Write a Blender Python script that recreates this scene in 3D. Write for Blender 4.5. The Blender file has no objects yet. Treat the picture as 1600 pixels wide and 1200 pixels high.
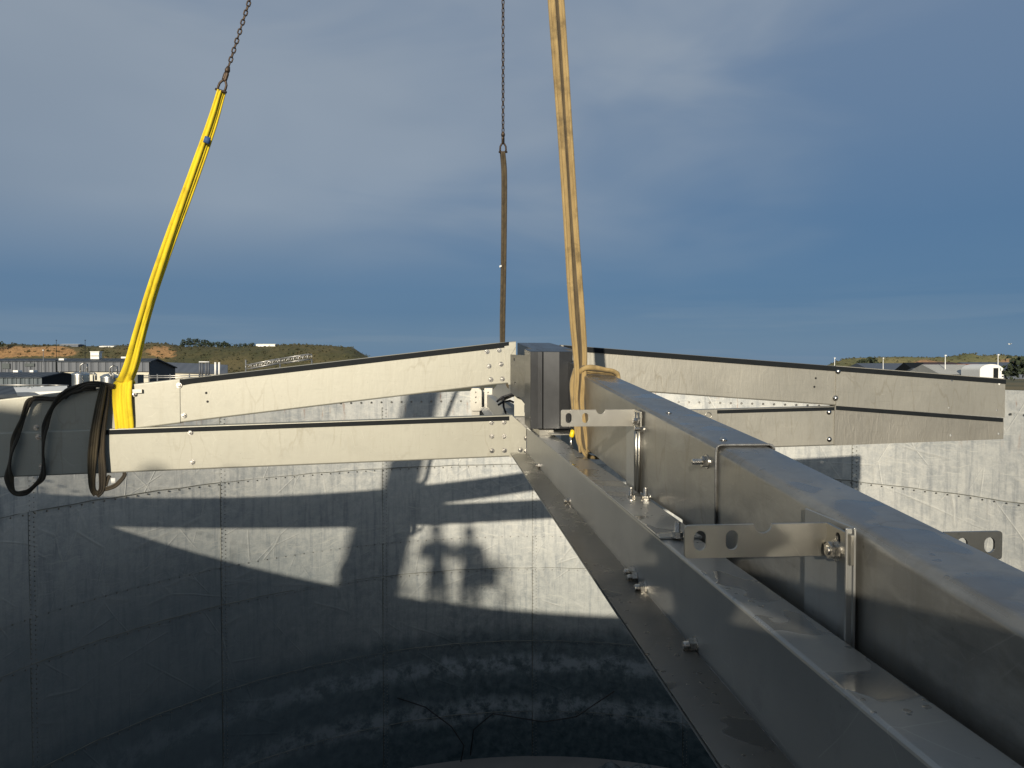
import bpy, bmesh, math, random
from mathutils import Vector, Matrix, noise
from mathutils.geometry import tessellate_polygon
random.seed(7)
R_ = math.radians
PI = math.pi
C = bpy.context.scene.collection
scene = bpy.context.scene

# ------------------------------------------------------------------ camera, light, exposure
EYE = 7.3                                  # eye height above the ground outside the tank
cam_d = bpy.data.cameras.new('camera'); cam = bpy.data.objects.new('camera', cam_d); C.objects.link(cam)
cam.location = (0, 0, EYE)
cam.rotation_euler = (R_(90 - 1.494), 0, 0)
cam_d.sensor_width = 36; cam_d.lens = 1150 / 1600 * 36
cam_d.clip_start = .03; cam_d.clip_end = 6000
scene.camera = cam

SUN_AZ, SUN_EL = R_(11.14), R_(15.16)      # direction the light travels: azimuth from +Y to +X, and down
SD = Vector((math.sin(SUN_AZ) * math.cos(SUN_EL), math.cos(SUN_AZ) * math.cos(SUN_EL), -math.sin(SUN_EL)))
sun_d = bpy.data.lights.new('sun', 'SUN'); sun = bpy.data.objects.new('sun', sun_d); C.objects.link(sun)
sun_d.energy = 5.0; sun_d.angle = R_(.53); sun_d.color = (1.0, .90, .74)
sun.rotation_euler = SD.to_track_quat('-Z', 'Y').to_euler()

world = bpy.data.worlds.new('World'); scene.world = world; world.use_nodes = True
wn = world.node_tree; wn.nodes.clear()


class NT:
    """small node builder"""
    def __init__(s, nt): s.nt = nt
    def n(s, t, **kw):
        nd = s.nt.nodes.new('ShaderNode' + t)
        for k, v in kw.items():
            if k.startswith('i_'):
                nd.inputs[k[2:].replace('_', ' ')].default_value = v
            else: setattr(nd, k, v)
        return nd
    def l(s, a, b): s.nt.links.new(a, b)
    def put(s, sock, v):
        if hasattr(v, 'is_output'): s.l(v, sock)
        else: sock.default_value = v
    def math(s, op, a, b=0.0, c=0.0, clamp=False):
        m = s.n('Math', operation=op, use_clamp=clamp)
        for i, v in enumerate((a, b, c)): s.put(m.inputs[i], v)
        return m.outputs[0]
    def mix(s, f, a, b, mode='MIX'):
        m = s.n('Mix', data_type='RGBA', blend_type=mode)
        s.put(m.inputs[0], f)
        for i, v in ((6, a), (7, b)):
            s.put(m.inputs[i], (*v, 1) if isinstance(v, tuple) and len(v) == 3 else v)
        return m.outputs[2]
    def ramp(s, f, stops, interp='LINEAR'):
        r = s.n('ValToRGB'); r.color_ramp.interpolation = interp
        el = r.color_ramp.elements
        while len(el) < len(stops): el.new(.5)
        for e, (p, c) in zip(el, stops):
            e.position = p
            e.color = (c, c, c, 1) if isinstance(c, (int, float)) else (*c, 1)
        s.put(r.inputs[0], f)
        return r.outputs[0]
    def noise(s, vec, scale, detail=4, rough=.5, dist=0.0):
        m = s.n('TexNoise'); s.put(m.inputs['Vector'], vec)
        m.inputs['Scale'].default_value = scale; m.inputs['Detail'].default_value = detail
        m.inputs['Roughness'].default_value = rough; m.inputs['Distortion'].default_value = dist
        return m.outputs[0]
    def vor(s, vec, scale, feature='F1', out='Distance'):
        m = s.n('TexVoronoi', feature=feature); s.put(m.inputs['Vector'], vec)
        m.inputs['Scale'].default_value = scale
        return m.outputs[out]
    def map(s, vec, scale=(1, 1, 1), loc=(0, 0, 0), rot=(0, 0, 0)):
        m = s.n('Mapping'); s.put(m.inputs[0], vec)
        m.inputs['Scale'].default_value = scale; m.inputs['Location'].default_value = loc
        m.inputs['Rotation'].default_value = rot
        return m.outputs[0]
    def sep(s, vec):
        m = s.n('SeparateXYZ'); s.put(m.inputs[0], vec); return m.outputs
    def warp(s, vec, scale, amt, detail=2):
        nz = s.n('TexNoise'); s.put(nz.inputs['Vector'], vec); nz.inputs['Scale'].default_value = scale
        nz.inputs['Detail'].default_value = detail
        v = s.n('VectorMath', operation='MULTIPLY_ADD'); s.l(nz.outputs['Color'], v.inputs[0])
        v.inputs[1].default_value = (amt,) * 3; s.put(v.inputs[2], vec)
        return v.outputs[0]


w = NT(wn)
sky = w.n('TexSky', sky_type='NISHITA', sun_disc=False)
sky.sun_elevation = SUN_EL
sky.sun_rotation = math.atan2(-SD.x, -SD.y)
sky.air_density = 1.0; sky.dust_density = 1.5; sky.ozone_density = 2.0
tc = w.n('TexCoord').outputs['Generated']
d = w.sep(tc)
elev = d[2]
base = w.ramp(elev, [(0.0, (1.55, 2.60, 3.70)), (.025, (1.45, 2.50, 3.60)), (.07, (.92, 1.95, 3.25)), (.17, (1.00, 1.95, 3.20)),
                     (.30, (1.55, 2.35, 3.40)), (.50, (2.10, 2.75, 3.65)), (1.0, (1.9, 2.5, 3.3))])
# soft cloud decks: long flat noise low down, rounder overhead
cv = w.warp(w.map(tc, (1.0, 1.0, 2.6)), 1.3, .5)
c1 = w.noise(cv, 1.6, 4, .45)
c2 = w.noise(w.map(tc, (1.0, 1.0, 3.2), (2.3, .4, 1.1)), 2.4, 4, .5, .6)
cl = w.math('ADD', w.math('MULTIPLY', c1, .6), w.math('MULTIPLY', c2, .4))
west = w.math('MULTIPLY', w.math('ADD', w.math('MULTIPLY', d[0], -1.0), .30), .21)     # the deck is thicker to the left
mask = w.ramp(w.math('ADD', cl, west), [(.36, 0.0), (.66, 1.0)], 'EASE')
hi = w.ramp(elev, [(.10, .12), (.20, .80), (.40, 1.0)])
mask = w.math('MULTIPLY', mask, hi)
cloud = w.mix(w.noise(cv, 2.0, 3, .5), (2.5, 2.95, 3.4), (4.8, 5.1, 5.2))
col = w.mix(w.math('MULTIPLY', mask, .88), base, cloud)
# thin bright streaks of cloud just above the horizon
st = w.noise(w.warp(w.map(tc, (1.5, 1.5, 26)), .8, .3), 1.6, 4, .5)
stm = w.math('MULTIPLY', w.ramp(st, [(.47, 0.0), (.62, 1.0)], 'EASE'), w.ramp(elev, [(.0, .4), (.02, .75), (.075, .3), (.11, 0.0)]))
col = w.mix(w.math('MULTIPLY', stm, .55), col, (2.3, 3.05, 3.8))
col = w.mix(.10, col, sky.outputs[0])
col = w.mix(1.0, col, (1.0, 1.06, 1.16), "MULTIPLY")
bg = w.n('Background'); w.l(col, bg.inputs[0]); bg.inputs[1].default_value = .082
out = w.n('OutputWorld'); w.l(bg.outputs[0], out.inputs[0])

scene.view_settings.view_transform = 'Standard'; scene.view_settings.look = 'None'
scene.view_settings.exposure = 0; scene.view_settings.gamma = 1; scene.view_settings.use_curve_mapping = False
scene.render.engine = 'CYCLES'
scene.cycles.max_bounces = 6

# ------------------------------------------------------------------ helpers
def V(x, y, z): return Vector((x, y, z + EYE))          # z is given from eye level
TILT = R_(1.494)
def at(px, py, Y):
    """point Y metres in front of the photographer, seen at a photo position (1600 x 1200)"""
    x = (px - 800) / 1150; u = (600 - py) / 1150
    dy = math.cos(TILT) + u * math.sin(TILT); dz = -math.sin(TILT) + u * math.cos(TILT)
    return V(x / dy * Y, Y, dz / dy * Y)

def tag(o, label=None, cat=None, group=None, kind=None):
    if label: o['label'] = label
    if cat: o['category'] = cat
    if group: o['group'] = group
    if kind: o['kind'] = kind
    return o

def thing(name, loc, label, cat, group=None):
    o = bpy.data.objects.new(name, None); C.objects.link(o); o.location = loc; o.empty_display_size = .1
    return tag(o, label, cat, group)

def wloc(o):
    v = Vector((0, 0, 0))
    while o is not None: v = v + Vector(o.location); o = o.parent
    return v

class MB:
    """collects geometry in world coordinates"""
    def __init__(s): s.v = []; s.f = []; s.sm = []
    def add(s, vs, fs, smooth=False):
        k = len(s.v); s.v += [Vector(a) for a in vs]
        s.f += [tuple(i + k for i in f) for f in fs]; s.sm += [smooth] * len(fs)
        return s
    def box(s, a, b):
        x0, y0, z0 = a; x1, y1, z1 = b
        vs = [(x, y, z) for z in (z0, z1) for y in (y0, y1) for x in (x0, x1)]
        return s.add(vs, [(0, 2, 3, 1), (4, 5, 7, 6), (0, 1, 5, 4), (2, 6, 7, 3), (0, 4, 6, 2), (1, 3, 7, 5)])
    def obox(s, c, ax, ay, az):
        """box from centre and three half-axis vectors"""
        c, ax, ay, az = Vector(c), Vector(ax), Vector(ay), Vector(az)
        vs = [c + ax * i + ay * j + az * k for k in (-1, 1) for j in (-1, 1) for i in (-1, 1)]
        return s.add(vs, [(0, 2, 3, 1), (4, 5, 7, 6), (0, 1, 5, 4), (2, 6, 7, 3), (0, 4, 6, 2), (1, 3, 7, 5)])
    def tube(s, pts, rad, n=10, caps=True, smooth=True):
        pts = [Vector(p) for p in pts]
        if not isinstance(rad, (list, tuple)): rad = [rad] * len(pts)
        rings = []; ref = None
        for i, p in enumerate(pts):
            t = (pts[min(i + 1, len(pts) - 1)] - pts[max(i - 1, 0)]).normalized()
            if ref is None or abs(ref.dot(t)) > .95: ref = Vector((0, 0, 1)) if abs(t.z) < .9 else Vector((1, 0, 0))
            a = (ref - t * ref.dot(t)).normalized(); b = t.cross(a); ref = a
            rings.append([p + (a * math.cos(2 * PI * k / n) + b * math.sin(2 * PI * k / n)) * rad[i] for k in range(n)])
        vs = [q for r in rings for q in r]; fs = []
        for i in range(len(pts) - 1):
            for k in range(n):
                fs.append((i * n + k, i * n + (k + 1) % n, (i + 1) * n + (k + 1) % n, (i + 1) * n + k))
        s.add(vs, fs, smooth)
        if caps: s.add(rings[0], [tuple(range(n))[::-1]]); s.add(rings[-1], [tuple(range(n))])
        return s
    def lathe(s, base, prof, n=24, smooth=True):
        base = Vector(base)
        vs = [base + Vector((r * math.cos(2 * PI * k / n), r * math.sin(2 * PI * k / n), z)) for r, z in prof for k in range(n)]
        fs = [(i * n + k, i * n + (k + 1) % n, (i + 1) * n + (k + 1) % n, (i + 1) * n + k) for i in range(len(prof) - 1) for k in range(n)]
        return s.add(vs, fs, smooth)
    def loft(s, rings, closed=True, caps=True, smooth=False):
        n = len(rings[0]); vs = [q for r in rings for q in r]; fs = []
        for i in range(len(rings) - 1):
            for k in range(n if closed else n - 1):
                fs.append((i * n + k, i * n + (k + 1) % n, (i + 1) * n + (k + 1) % n, (i + 1) * n + k))
        s.add(vs, fs, smooth)
        if caps and closed:
            for r, rev in ((rings[0], True), (rings[-1], False)):
                # concave caps: tessellate
                tr = tessellate_polygon([[Vector(q) for q in r]])
                s.add(r, [tuple(t[::-1]) if rev else tuple(t) for t in tr])
        return s
    def build(s, name, mat, parent=None, bevel=0.0, label=None, kind=None, loc=None):
        base = wloc(parent) if parent else Vector(loc or (0, 0, 0))
        me = bpy.data.meshes.new(name)
        me.from_pydata([tuple(q - base) for q in s.v], [], s.f)
        me.polygons.foreach_set('use_smooth', s.sm)
        me.validate(); 
        bm = bmesh.new(); bm.from_mesh(me)
        if bevel or any(s.sm): bmesh.ops.remove_doubles(bm, verts=bm.verts, dist=1e-5)
        bmesh.ops.recalc_face_normals(bm, faces=bm.faces)
        bm.to_mesh(me); bm.free()
        me.materials.append(mat)
        o = bpy.data.objects.new(name, me); C.objects.link(o)
        if parent: o.parent = parent
        else: o.location = base
        if bevel:
            b = o.modifiers.new('bevel', 'BEVEL'); b.width = bevel; b.segments = 2; b.limit_method = 'ANGLE'; b.angle_limit = R_(40)
        if label: o['label'] = label
        if kind: o['kind'] = kind
        return o

def offset_poly(pts, th):
    """open 2-D polyline -> closed outline of thickness th (to its left)"""
    n = len(pts); out_ = []
    for i in range(n):
        a = Vector(pts[max(i - 1, 0)]); b = Vector(pts[i]); c = Vector(pts[min(i + 1, n - 1)])
        d1 = (b - a).normalized() if i > 0 else (c - b).normalized()
        d2 = (c - b).normalized() if i < n - 1 else d1
        n1 = Vector((-d1.y, d1.x)); n2 = Vector((-d2.y, d2.x)); m = (n1 + n2)
        m = m / max(m.dot(n1), .3) if m.length > 1e-6 else n1
        out_.append(b + m * th)
    return [Vector(p) for p in pts] + out_[::-1]

def arc(cx, cy, r, a0, a1, n):
    return [(cx + r * math.cos(R_(a0 + (a1 - a0) * i / n)), cy + r * math.sin(R_(a0 + (a1 - a0) * i / n))) for i in range(n + 1)]

def slot(cx, cy, w_, h_, n=8):
    r = w_ / 2
    if h_ >= w_: return arc(cx, cy + h_ / 2 - r, r, 0, 180, n) + arc(cx, cy - h_ / 2 + r, r, 180, 360, n)
    return arc(cx, cy, r, 0, 337, 15)

def plate(mb, outline, holes, th, O, ux, uy, nn):
    """flat plate of thickness th with real holes; 2-D coordinates on (ux, uy), front face at O, back at O + nn*th"""
    loops = [outline] + holes
    tr = tessellate_polygon([[Vector((a, b, 0)) for a, b in l] for l in loops])
    flat = [p for l in loops for p in l]
    fr = [O + ux * a + uy * b for a, b in flat]; bk = [p + nn * th for p in fr]
    N = len(flat)
    fs = [tuple(t) for t in tr] + [tuple(i + N for i in t[::-1]) for t in tr]
    k = 0
    for l in loops:
        for i in range(len(l)):
            j = (i + 1) % len(l); fs.append((k + i, k + j, k + j + N, k + i + N))
        k += len(l)
    mb.add(fr + bk, fs)
    return mb

def inst(name, me, M, parent):
    o = bpy.data.objects.new(name, me); C.objects.link(o); o.parent = parent
    o.matrix_local = Matrix.Translation(-wloc(parent)) @ M
    return o

def frame_at(p, zdir, size=1.0, roll=0.0):
    q = Vector(zdir).to_track_quat('Z', 'Y').to_matrix().to_4x4()
    return Matrix.Translation(p) @ q @ Matrix.Rotation(roll, 4, 'Z') @ Matrix.Scale(size, 4)

# ------------------------------------------------------------------ materials
def mat(name, build):
    m = bpy.data.materials.new(name); m.use_nodes = True
    nt = m.node_tree; t = NT(nt); b = nt.nodes['Principled BSDF']
    build(t, b); return m

def bump(t, b, h, strength=.3, dist=.01):
    bp = t.n('Bump'); bp.inputs['Strength'].default_value = strength; bp.inputs['Distance'].default_value = dist
    t.put(bp.inputs['Height'], h); t.l(bp.outputs[0], b.inputs['Normal'])

def simple(name, c, rough=.7, metal=0.0, var=.25, scale=3.0, bmp=.15, bd=.004):
    def f(t, b):
        g = t.n('NewGeometry').outputs['Position']
        n1 = t.noise(g, scale, 5, .6)
        lo = tuple(x * (1 - var) for x in c); hi_ = tuple(min(x * (1 + var), .95) for x in c)
        t.l(t.mix(t.ramp(n1, [(.3, 0), (.7, 1)]), lo, hi_), b.inputs['Base Color'])
        t.l(t.ramp(n1, [(.2, max(rough - .1, .05)), (.8, min(rough + .1, 1))]), b.inputs['Roughness'])
        b.inputs['Metallic'].default_value = metal
        bump(t, b, t.noise(g, scale * 8, 3, .6), bmp, bd)
    return mat(name, f)

def galv(t, b):
    g = t.n('NewGeometry').outputs['Position']
    s = t.sep(g)
    oi = t.n('ObjectInfo').outputs['Random']
    # unrolled wall coordinates: angle around the tank axis x height
    ang = t.math('ARCTAN2', t.math('SUBTRACT', s[1], 6.528), t.math('SUBTRACT', s[0], .489))
    cx = t.n('CombineXYZ'); t.l(t.math('MULTIPLY', ang, 7.0), cx.inputs[0]); t.l(s[2], cx.inputs[1]); t.l(t.math('MULTIPLY', oi, 9.0), cx.inputs[2])
    u = cx.outputs[0]
    cy = t.n('CombineXYZ'); t.l(t.math('MULTIPLY', ang, 7.0), cy.inputs[0]); t.l(s[2], cy.inputs[1]); u0 = cy.outputs[0]
    big = t.noise(u, .9, 6, .62)
    mott = t.noise(t.warp(u, 4, .12), 7, 6, .7)
    spang = t.vor(t.warp(u0, 20, .02), 55, 'F1', 'Color')
    run = t.noise(t.map(u0, (9, .7, 1)), 1.4, 5, .65)                     # vertical runs
    runf = t.noise(t.map(u0, (30, 1.2, 1)), 1.2, 4, .6)
    grey = t.mix(t.ramp(big, [(.3, 0), (.7, 1)]), (.30, .325, .33), (.55, .555, .52))
    grey = t.mix(t.math('MULTIPLY', t.ramp(mott, [(.38, 0), (.60, 1)]), .6), grey, (.64, .635, .58))
    grey = t.mix(t.math('MULTIPLY', t.ramp(run, [(.50, 0), (.68, 1)]), .6), grey, (.20, .22, .24))
    grey = t.mix(t.math('MULTIPLY', t.ramp(runf, [(.56, 0), (.70, 1)]), .35), grey, (.58, .57, .50))
    sp = t.sep(spang)[0]
    grey = t.mix(.12, grey, t.mix(sp, (.2, .2, .2), (.6, .6, .6)))
    # scrape marks: thin long lines in several directions
    lines = None; dark = None
    for k, (rot, sc) in enumerate(((.5, 1.0), (-.95, .8), (1.25, 1.3), (-.3, .6))):
        v = t.warp(t.map(u, (1, 1, 1), (k * 3.7, k * 1.9, k), (0, 0, rot)), .5, .22)
        st_ = t.vor(t.map(v, (.35, 1.25, 1)), sc, 'DISTANCE_TO_EDGE')
        ln = t.math('SUBTRACT', 1.0, t.math('MULTIPLY', st_, 75.0), clamp=True)
        ln = t.math('MULTIPLY', ln, t.ramp(t.noise(v, 1.1, 3), [(.50, 0), (.60, 1)]))
        lines = ln if lines is None else t.math('MAXIMUM', lines, ln)
    fine = t.noise(t.map(t.warp(u, 1.5, .4), (2, 40, 1), (0, 0, 0), (0, 0, .9)), 1.0, 4, .6)
    fine2 = t.noise(t.map(t.warp(u, 1.2, .5), (2.5, 45, 1), (4, 0, 0), (0, 0, -1.1)), 1.0, 4, .6)
    scr = t.math('MAXIMUM', t.ramp(fine, [(.60, 0), (.68, 1)]), t.ramp(fine2, [(.61, 0), (.69, 1)]))
    grey = t.mix(t.math('MULTIPLY', scr, .50), grey, (.66, .65, .58))
    grey = t.mix(t.math('MULTIPLY', lines, .38), grey, (.62, .61, .55))
    # old liquor levels: stained lower courses, shade deepened in the colour, pale scum band
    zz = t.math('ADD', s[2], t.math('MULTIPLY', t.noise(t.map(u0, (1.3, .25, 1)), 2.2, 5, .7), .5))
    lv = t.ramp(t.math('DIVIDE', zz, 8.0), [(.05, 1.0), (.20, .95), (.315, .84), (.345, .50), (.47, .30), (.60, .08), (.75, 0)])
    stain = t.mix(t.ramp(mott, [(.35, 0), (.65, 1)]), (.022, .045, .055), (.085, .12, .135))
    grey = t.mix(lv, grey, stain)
    bd = t.math('MULTIPLY', t.ramp(t.math('DIVIDE', zz, 8.0), [(.115, 0), (.135, 1), (.16, 1), (.185, 0), (.225, 0), (.243, 1), (.262, 1), (.278, 0)]),
                t.ramp(t.noise(u0, 3.2, 6, .75), [(.42, 0), (.56, 1)]))
    grey = t.mix(t.math('MULTIPLY', bd, .62), grey, (.36, .40, .42))
    # rust weeping from the top bolts
    ru = t.noise(t.map(u0, (6, .9, 1), (3, 0, 0)), 1.5, 4, .7)
    top = t.ramp(t.math('DIVIDE', s[2], 8.0), [(.76, 0), (.83, 1)])
    rm = t.math('MULTIPLY', t.ramp(ru, [(.60, 0), (.70, 1)]), top)
    grey = t.mix(t.math('MULTIPLY', rm, .75), grey, (.28, .12, .055))
    left_shade = t.math('MULTIPLY', t.ramp(t.math('ADD', t.math('MULTIPLY', s[0], -.1), t.math('MULTIPLY', big, .3)), [(.25, 0), (.62, 1)]), t.ramp(t.math('DIVIDE', zz, 8.0), [(.50, 1), (.74, 0)]))
    grey = t.mix(t.math('MULTIPLY', left_shade, .68), grey, (.10, .135, .155))  # shade of the left lower wall painted into its base colour
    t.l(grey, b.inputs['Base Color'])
    b.inputs['Metallic'].default_value = .12
    t.l(t.ramp(mott, [(.3, .5), (.7, .75)]), b.inputs['Roughness'])
    h = t.math('ADD', t.math('MULTIPLY', big, .9), t.math('ADD', t.math('MULTIPLY', mott, .12), t.math('MULTIPLY', lines, .25)))
    bump(t, b, h, .5, .03)
M_galv = mat('galvanised_sheet', galv)

def steel(name, c, rough, stain=.4, brush=(1, 60, 60), metal=1.0, wet=0.0, seed=0.0, marks=0.0, film=0.0, wave=0.0):
    def f(t, b):
        g = t.map(t.n('NewGeometry').outputs['Position'], loc=(seed, seed * .7, 0))
        big = t.noise(t.warp(g, 1.5, .5), 1.3, 5, .6)
        cl_ = t.noise(t.warp(g, 3, .3), 5, 6, .7)
        br = t.noise(t.map(g, brush), 6, 3, .7)
        lo = tuple(x * (1 - .30 * stain) for x in c)
        colr = t.mix(t.ramp(big, [(.3, 0), (.7, 1)]), lo, c)
        colr = t.mix(t.math('MULTIPLY', t.ramp(cl_, [(.54, 0), (.68, 1)]), .35 * stain), colr, (c[0] * .55, c[1] * .56, c[2] * .58))
        ro = t.math('ADD', rough, t.math('MULTIPLY', t.math('SUBTRACT', big, .5), .18))
        ro = t.math('ADD', ro, t.math('MULTIPLY', t.math('SUBTRACT', br, .5), .10))
        hgt = t.math('MULTIPLY', br, .10)
        hgt = t.math('ADD', hgt, t.math('MULTIPLY', t.noise(g, 1.1, 2), 1.5))
        sl = None
        for rr_, sc2 in (((.2, .3, .4), 2.6), ((1.1, -.4, 1.9), 3.4)):
            sv_ = t.vor(t.warp(t.map(g, (1, 1, 1), rot=rr_), 1.2, .2), sc2, 'DISTANCE_TO_EDGE')
            l_ = t.math('SUBTRACT', 1.0, t.math('MULTIPLY', sv_, 300.0), clamp=True)
            l_ = t.math('MULTIPLY', l_, t.ramp(t.noise(g, 3.1 * sc2, 3), [(.54, 0), (.60, 1)]))
            sl = l_ if sl is None else t.math('MAXIMUM', sl, l_)
        colr = t.mix(t.math('MULTIPLY', sl, .30), colr, (min(c[0] * 1.6, .8), min(c[1] * 1.6, .8), min(c[2] * 1.6, .8)))
        dt = t.ramp(t.vor(t.warp(g, 40, .01), 26, 'F1'), [(.06, 1), (.10, 0)])
        dt = t.math('MULTIPLY', dt, t.ramp(t.noise(g, 5, 2), [(.50, 0), (.58, 1)]))
        colr = t.mix(t.math('MULTIPLY', dt, .45), colr, (c[0] * .35, c[1] * .35, c[2] * .34))
        if marks:     # dried water lines and fine runs
            mv = t.warp(t.map(g, (3.0, 3.0, .9)), 1.8, .55, 4)
            e = t.vor(mv, 2.2, 'DISTANCE_TO_EDGE')
            ring = t.math('SUBTRACT', 1.0, t.math('MULTIPLY', e, 26.0), clamp=True)
            ring = t.math('MULTIPLY', ring, t.ramp(t.noise(g, 2.1, 3), [(.48, 0), (.60, 1)]))
            rn = t.ramp(t.noise(t.map(g, (14, 14, 1.6)), 2.0, 5, .6, .4), [(.54, 0), (.66, 1)])
            colr = t.mix(t.math('MULTIPLY', ring, .40 * marks), colr, (c[0] * .55, c[1] * .50, c[2] * .42))
            colr = t.mix(t.math('MULTIPLY', rn, .16 * marks), colr, (c[0] * .70, c[1] * .66, c[2] * .58))
            sc_ = t.ramp(t.noise(t.map(g, (3, 3, 60), rot=(0, .5, .3)), 1.5, 4), [(.63, 0), (.70, 1)])
            colr = t.mix(t.math('MULTIPLY', sc_, .25 * marks), colr, (c[0] * .6, c[1] * .6, c[2] * .6))
        if wave:      # oil-canning and rubbed patches
            hgt = t.math('ADD', hgt, t.math('MULTIPLY', t.noise(t.map(g, (1, 1, 1.6)), 3.2, 2, .5), 3.0))
            rub = t.noise(t.warp(t.map(g, (1, 1, 2)), 4, .25), 3.5, 6, .75)
            colr = t.mix(t.math('MULTIPLY', t.ramp(rub, [(.48, 0), (.66, 1)]), .40), colr, (c[0] * 1.5, c[1] * 1.5, c[2] * 1.48))
            ro = t.math('ADD', ro, t.math('MULTIPLY', t.math('SUBTRACT', rub, .5), .3))
        if film:      # wrinkles in the protective film
            fl = t.noise(t.warp(t.map(g, (4, 4, 1.0)), 2, .35), 6, 3, .5, 1.2)
            hgt = t.math('ADD', hgt, t.math('MULTIPLY', fl, film))
        if wet:
            wv = t.warp(g, 7, .09)
            wm = t.ramp(t.noise(wv, 5.5, 2, .4), [(.575, 0), (.60, 1)])
            dr = t.ramp(t.vor(t.warp(g, 30, .02), 34, 'F1'), [(.20, 1), (.26, 0)])
            dr = t.math('MULTIPLY', dr, t.ramp(t.noise(g, 6, 2), [(.5, 0), (.56, 1)]))
            wm = t.math('MULTIPLY', t.math('MAXIMUM', wm, dr), wet)
            nz = t.sep(t.n('NewGeometry').outputs['Normal'])[2]
            wm = t.math('MULTIPLY', wm, t.ramp(nz, [(.6, 0), (.9, 1)]))
            colr = t.mix(t.math('MULTIPLY', wm, .55), colr, tuple(x * .45 for x in c))
            ro = t.math('SUBTRACT', ro, t.math('MULTIPLY', wm, .22))
            hgt = t.math('ADD', hgt, t.math('MULTIPLY', wm, .6))
        t.l(colr, b.inputs['Base Color']); t.put(b.inputs['Roughness'], ro)
        b.inputs['Metallic'].default_value = metal
        b.inputs['Anisotropic'].default_value = .3
        bump(t, b, hgt, .35, .004)
    return mat(name, f)

M_arm = steel('stainless_side_plate', (.40, .388, .325), .52, .35, (2, 2, 50), metal=.45, marks=.7, film=.6)
M_arm2 = steel('stainless_side_plate_dull', (.41, .392, .335), .48, .5, (2, 2, 50), metal=.6, seed=3.3, marks=.9, film=.9)
M_arm3 = steel('stainless_end_plate', (.36, .34, .29), .46, .6, (2, 2, 50), metal=.6, seed=9.3, marks=1.0, film=2.2)
M_sky = steel('stainless_brushed', (.272, .266, .243), .35, 1.1, (4, 40, 40), metal=.66, wet=.7, seed=1.0, marks=1.5, wave=1.0)
M_wet = steel('stainless_wet_top', (.34, .34, .32), .36, 1.0, (4, 40, 40), metal=.50, wet=1.0, seed=2.0)
M_cleat = steel('stainless_cleat', (.36, .365, .35), .36, .7, (40, 40, 3), metal=.6, seed=4.0, marks=.8)
M_hub = steel('stainless_hub', (.065, .067, .07), .34, .8, (50, 50, 2), metal=.7, marks=.5)
M_hub.node_tree.nodes['Principled BSDF'].inputs['Specular IOR Level'].default_value = .3
M_bracket = steel('stainless_bracket', (.42, .405, .36), .36, .5, (40, 2, 40), seed=7.0)
M_bolt = simple('bolt_steel', (.52, .50, .46), .28, 1.0, .25, 60, .2, .001)
M_boltd = simple('dull_bolt_steel', (.28, .27, .25), .45, 1.0, .3, 40, .2, .001)
M_rubber = simple('black_rubber', (.0065, .0085, .010), .75, 0, .3, 12)
M_rubber.node_tree.nodes['Principled BSDF'].inputs['Specular IOR Level'].default_value = .25
M_chain = simple('chain_steel', (.085, .062, .045), .55, .75, .45, 50, .5, .002)
M_bead = simple('weld_bead', (.20, .20, .195), .5, .6, .3, 40, .8, .003)

def webbing(name, c, c2, dirt):
    def f(t, b):
        g = t.n('NewGeometry').outputs['Position']
        n1 = t.noise(t.map(g, (14, 14, 2)), 2, 5, .65); n2 = t.noise(g, 7, 4, .6)
        k = t.mix(t.ramp(n1, [(.35, 0), (.65, 1)]), c, c2)
        k = t.mix(t.math('MULTIPLY', t.ramp(n2, [(.52, 0), (.66, 1)]), dirt), k, tuple(x * .35 for x in c2))
        t.l(k, b.inputs['Base Color']); b.inputs['Roughness'].default_value = .82
        b.inputs['Sheen Weight'].default_value = .15
        bump(t, b, t.noise(t.map(g, (160, 160, 160)), 3, 2, .6), .5, .002)
    return mat(name, f)
M_yel = webbing('yellow_webbing', (.84, .63, .012), (.66, .47, .010), .4)
M_tan = webbing('tan_webbing', (.36, .255, .105), (.24, .165, .065), .6)
M_brn = webbing('brown_webbing', (.105, .078, .040), (.055, .040, .021), .5)
M_dbr = webbing('dark_webbing', (.050, .036, .017), (.022, .017, .010), .4)
M_olv = webbing('olive_webbing', (.085, .064, .030), (.045, .034, .017), .5)
M_label = simple('white_tag', (.7, .7, .66), .7)
M_blue = simple('blue_tag', (.03, .08, .22), .7)
M_yp = simple('yellow_plastic', (.75, .52, .01), .4)

# ------------------------------------------------------------------ ground and far land
def gmat(t, b):
    g = t.n('NewGeometry').outputs['Position']
    n1 = t.noise(g, .02, 6, .6); n2 = t.noise(g, .6, 5, .7)
    k = t.mix(t.ramp(n1, [(.4, 0), (.6, 1)]), (.085, .085, .035), (.20, .15, .06))
    k = t.mix(t.math('MULTIPLY', n2, .5), k, (.06, .06, .04))
    t.l(k, b.inputs['Base Color']); b.inputs['Roughness'].default_value = .95
    bump(t, b, n2, .5, .2)
M_ground = mat('field_ground', gmat)
mb = MB()
gx = [-3000, -900, -300, -100, -30, 0, 30, 100, 300, 900, 3000]
vs = [(x, y, 0) for y in gx for x in gx]; n = len(gx)
mb.add(vs, [(j * n + i, j * n + i + 1, (j + 1) * n + i + 1, (j + 1) * n + i) for j in range(n - 1) for i in range(n - 1)])
tag(mb.build('ground', M_ground), kind='structure')
M_yard = simple('yard_concrete', (.20, .195, .185), .9, 0, .2, .4, .3, .02)
mb = MB(); mb.box((-75, -45, 0), (16, 96, .02)); tag(mb.build('yard_pavement', M_yard), kind='structure')
M_road = simple('road_asphalt', (.055, .055, .055), .9, 0, .2, .5, .3, .01)
mb = MB(); mb.box((20, 118, 0), (260, 126, .03)); tag(mb.build('road', M_road), kind='structure')

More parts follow.
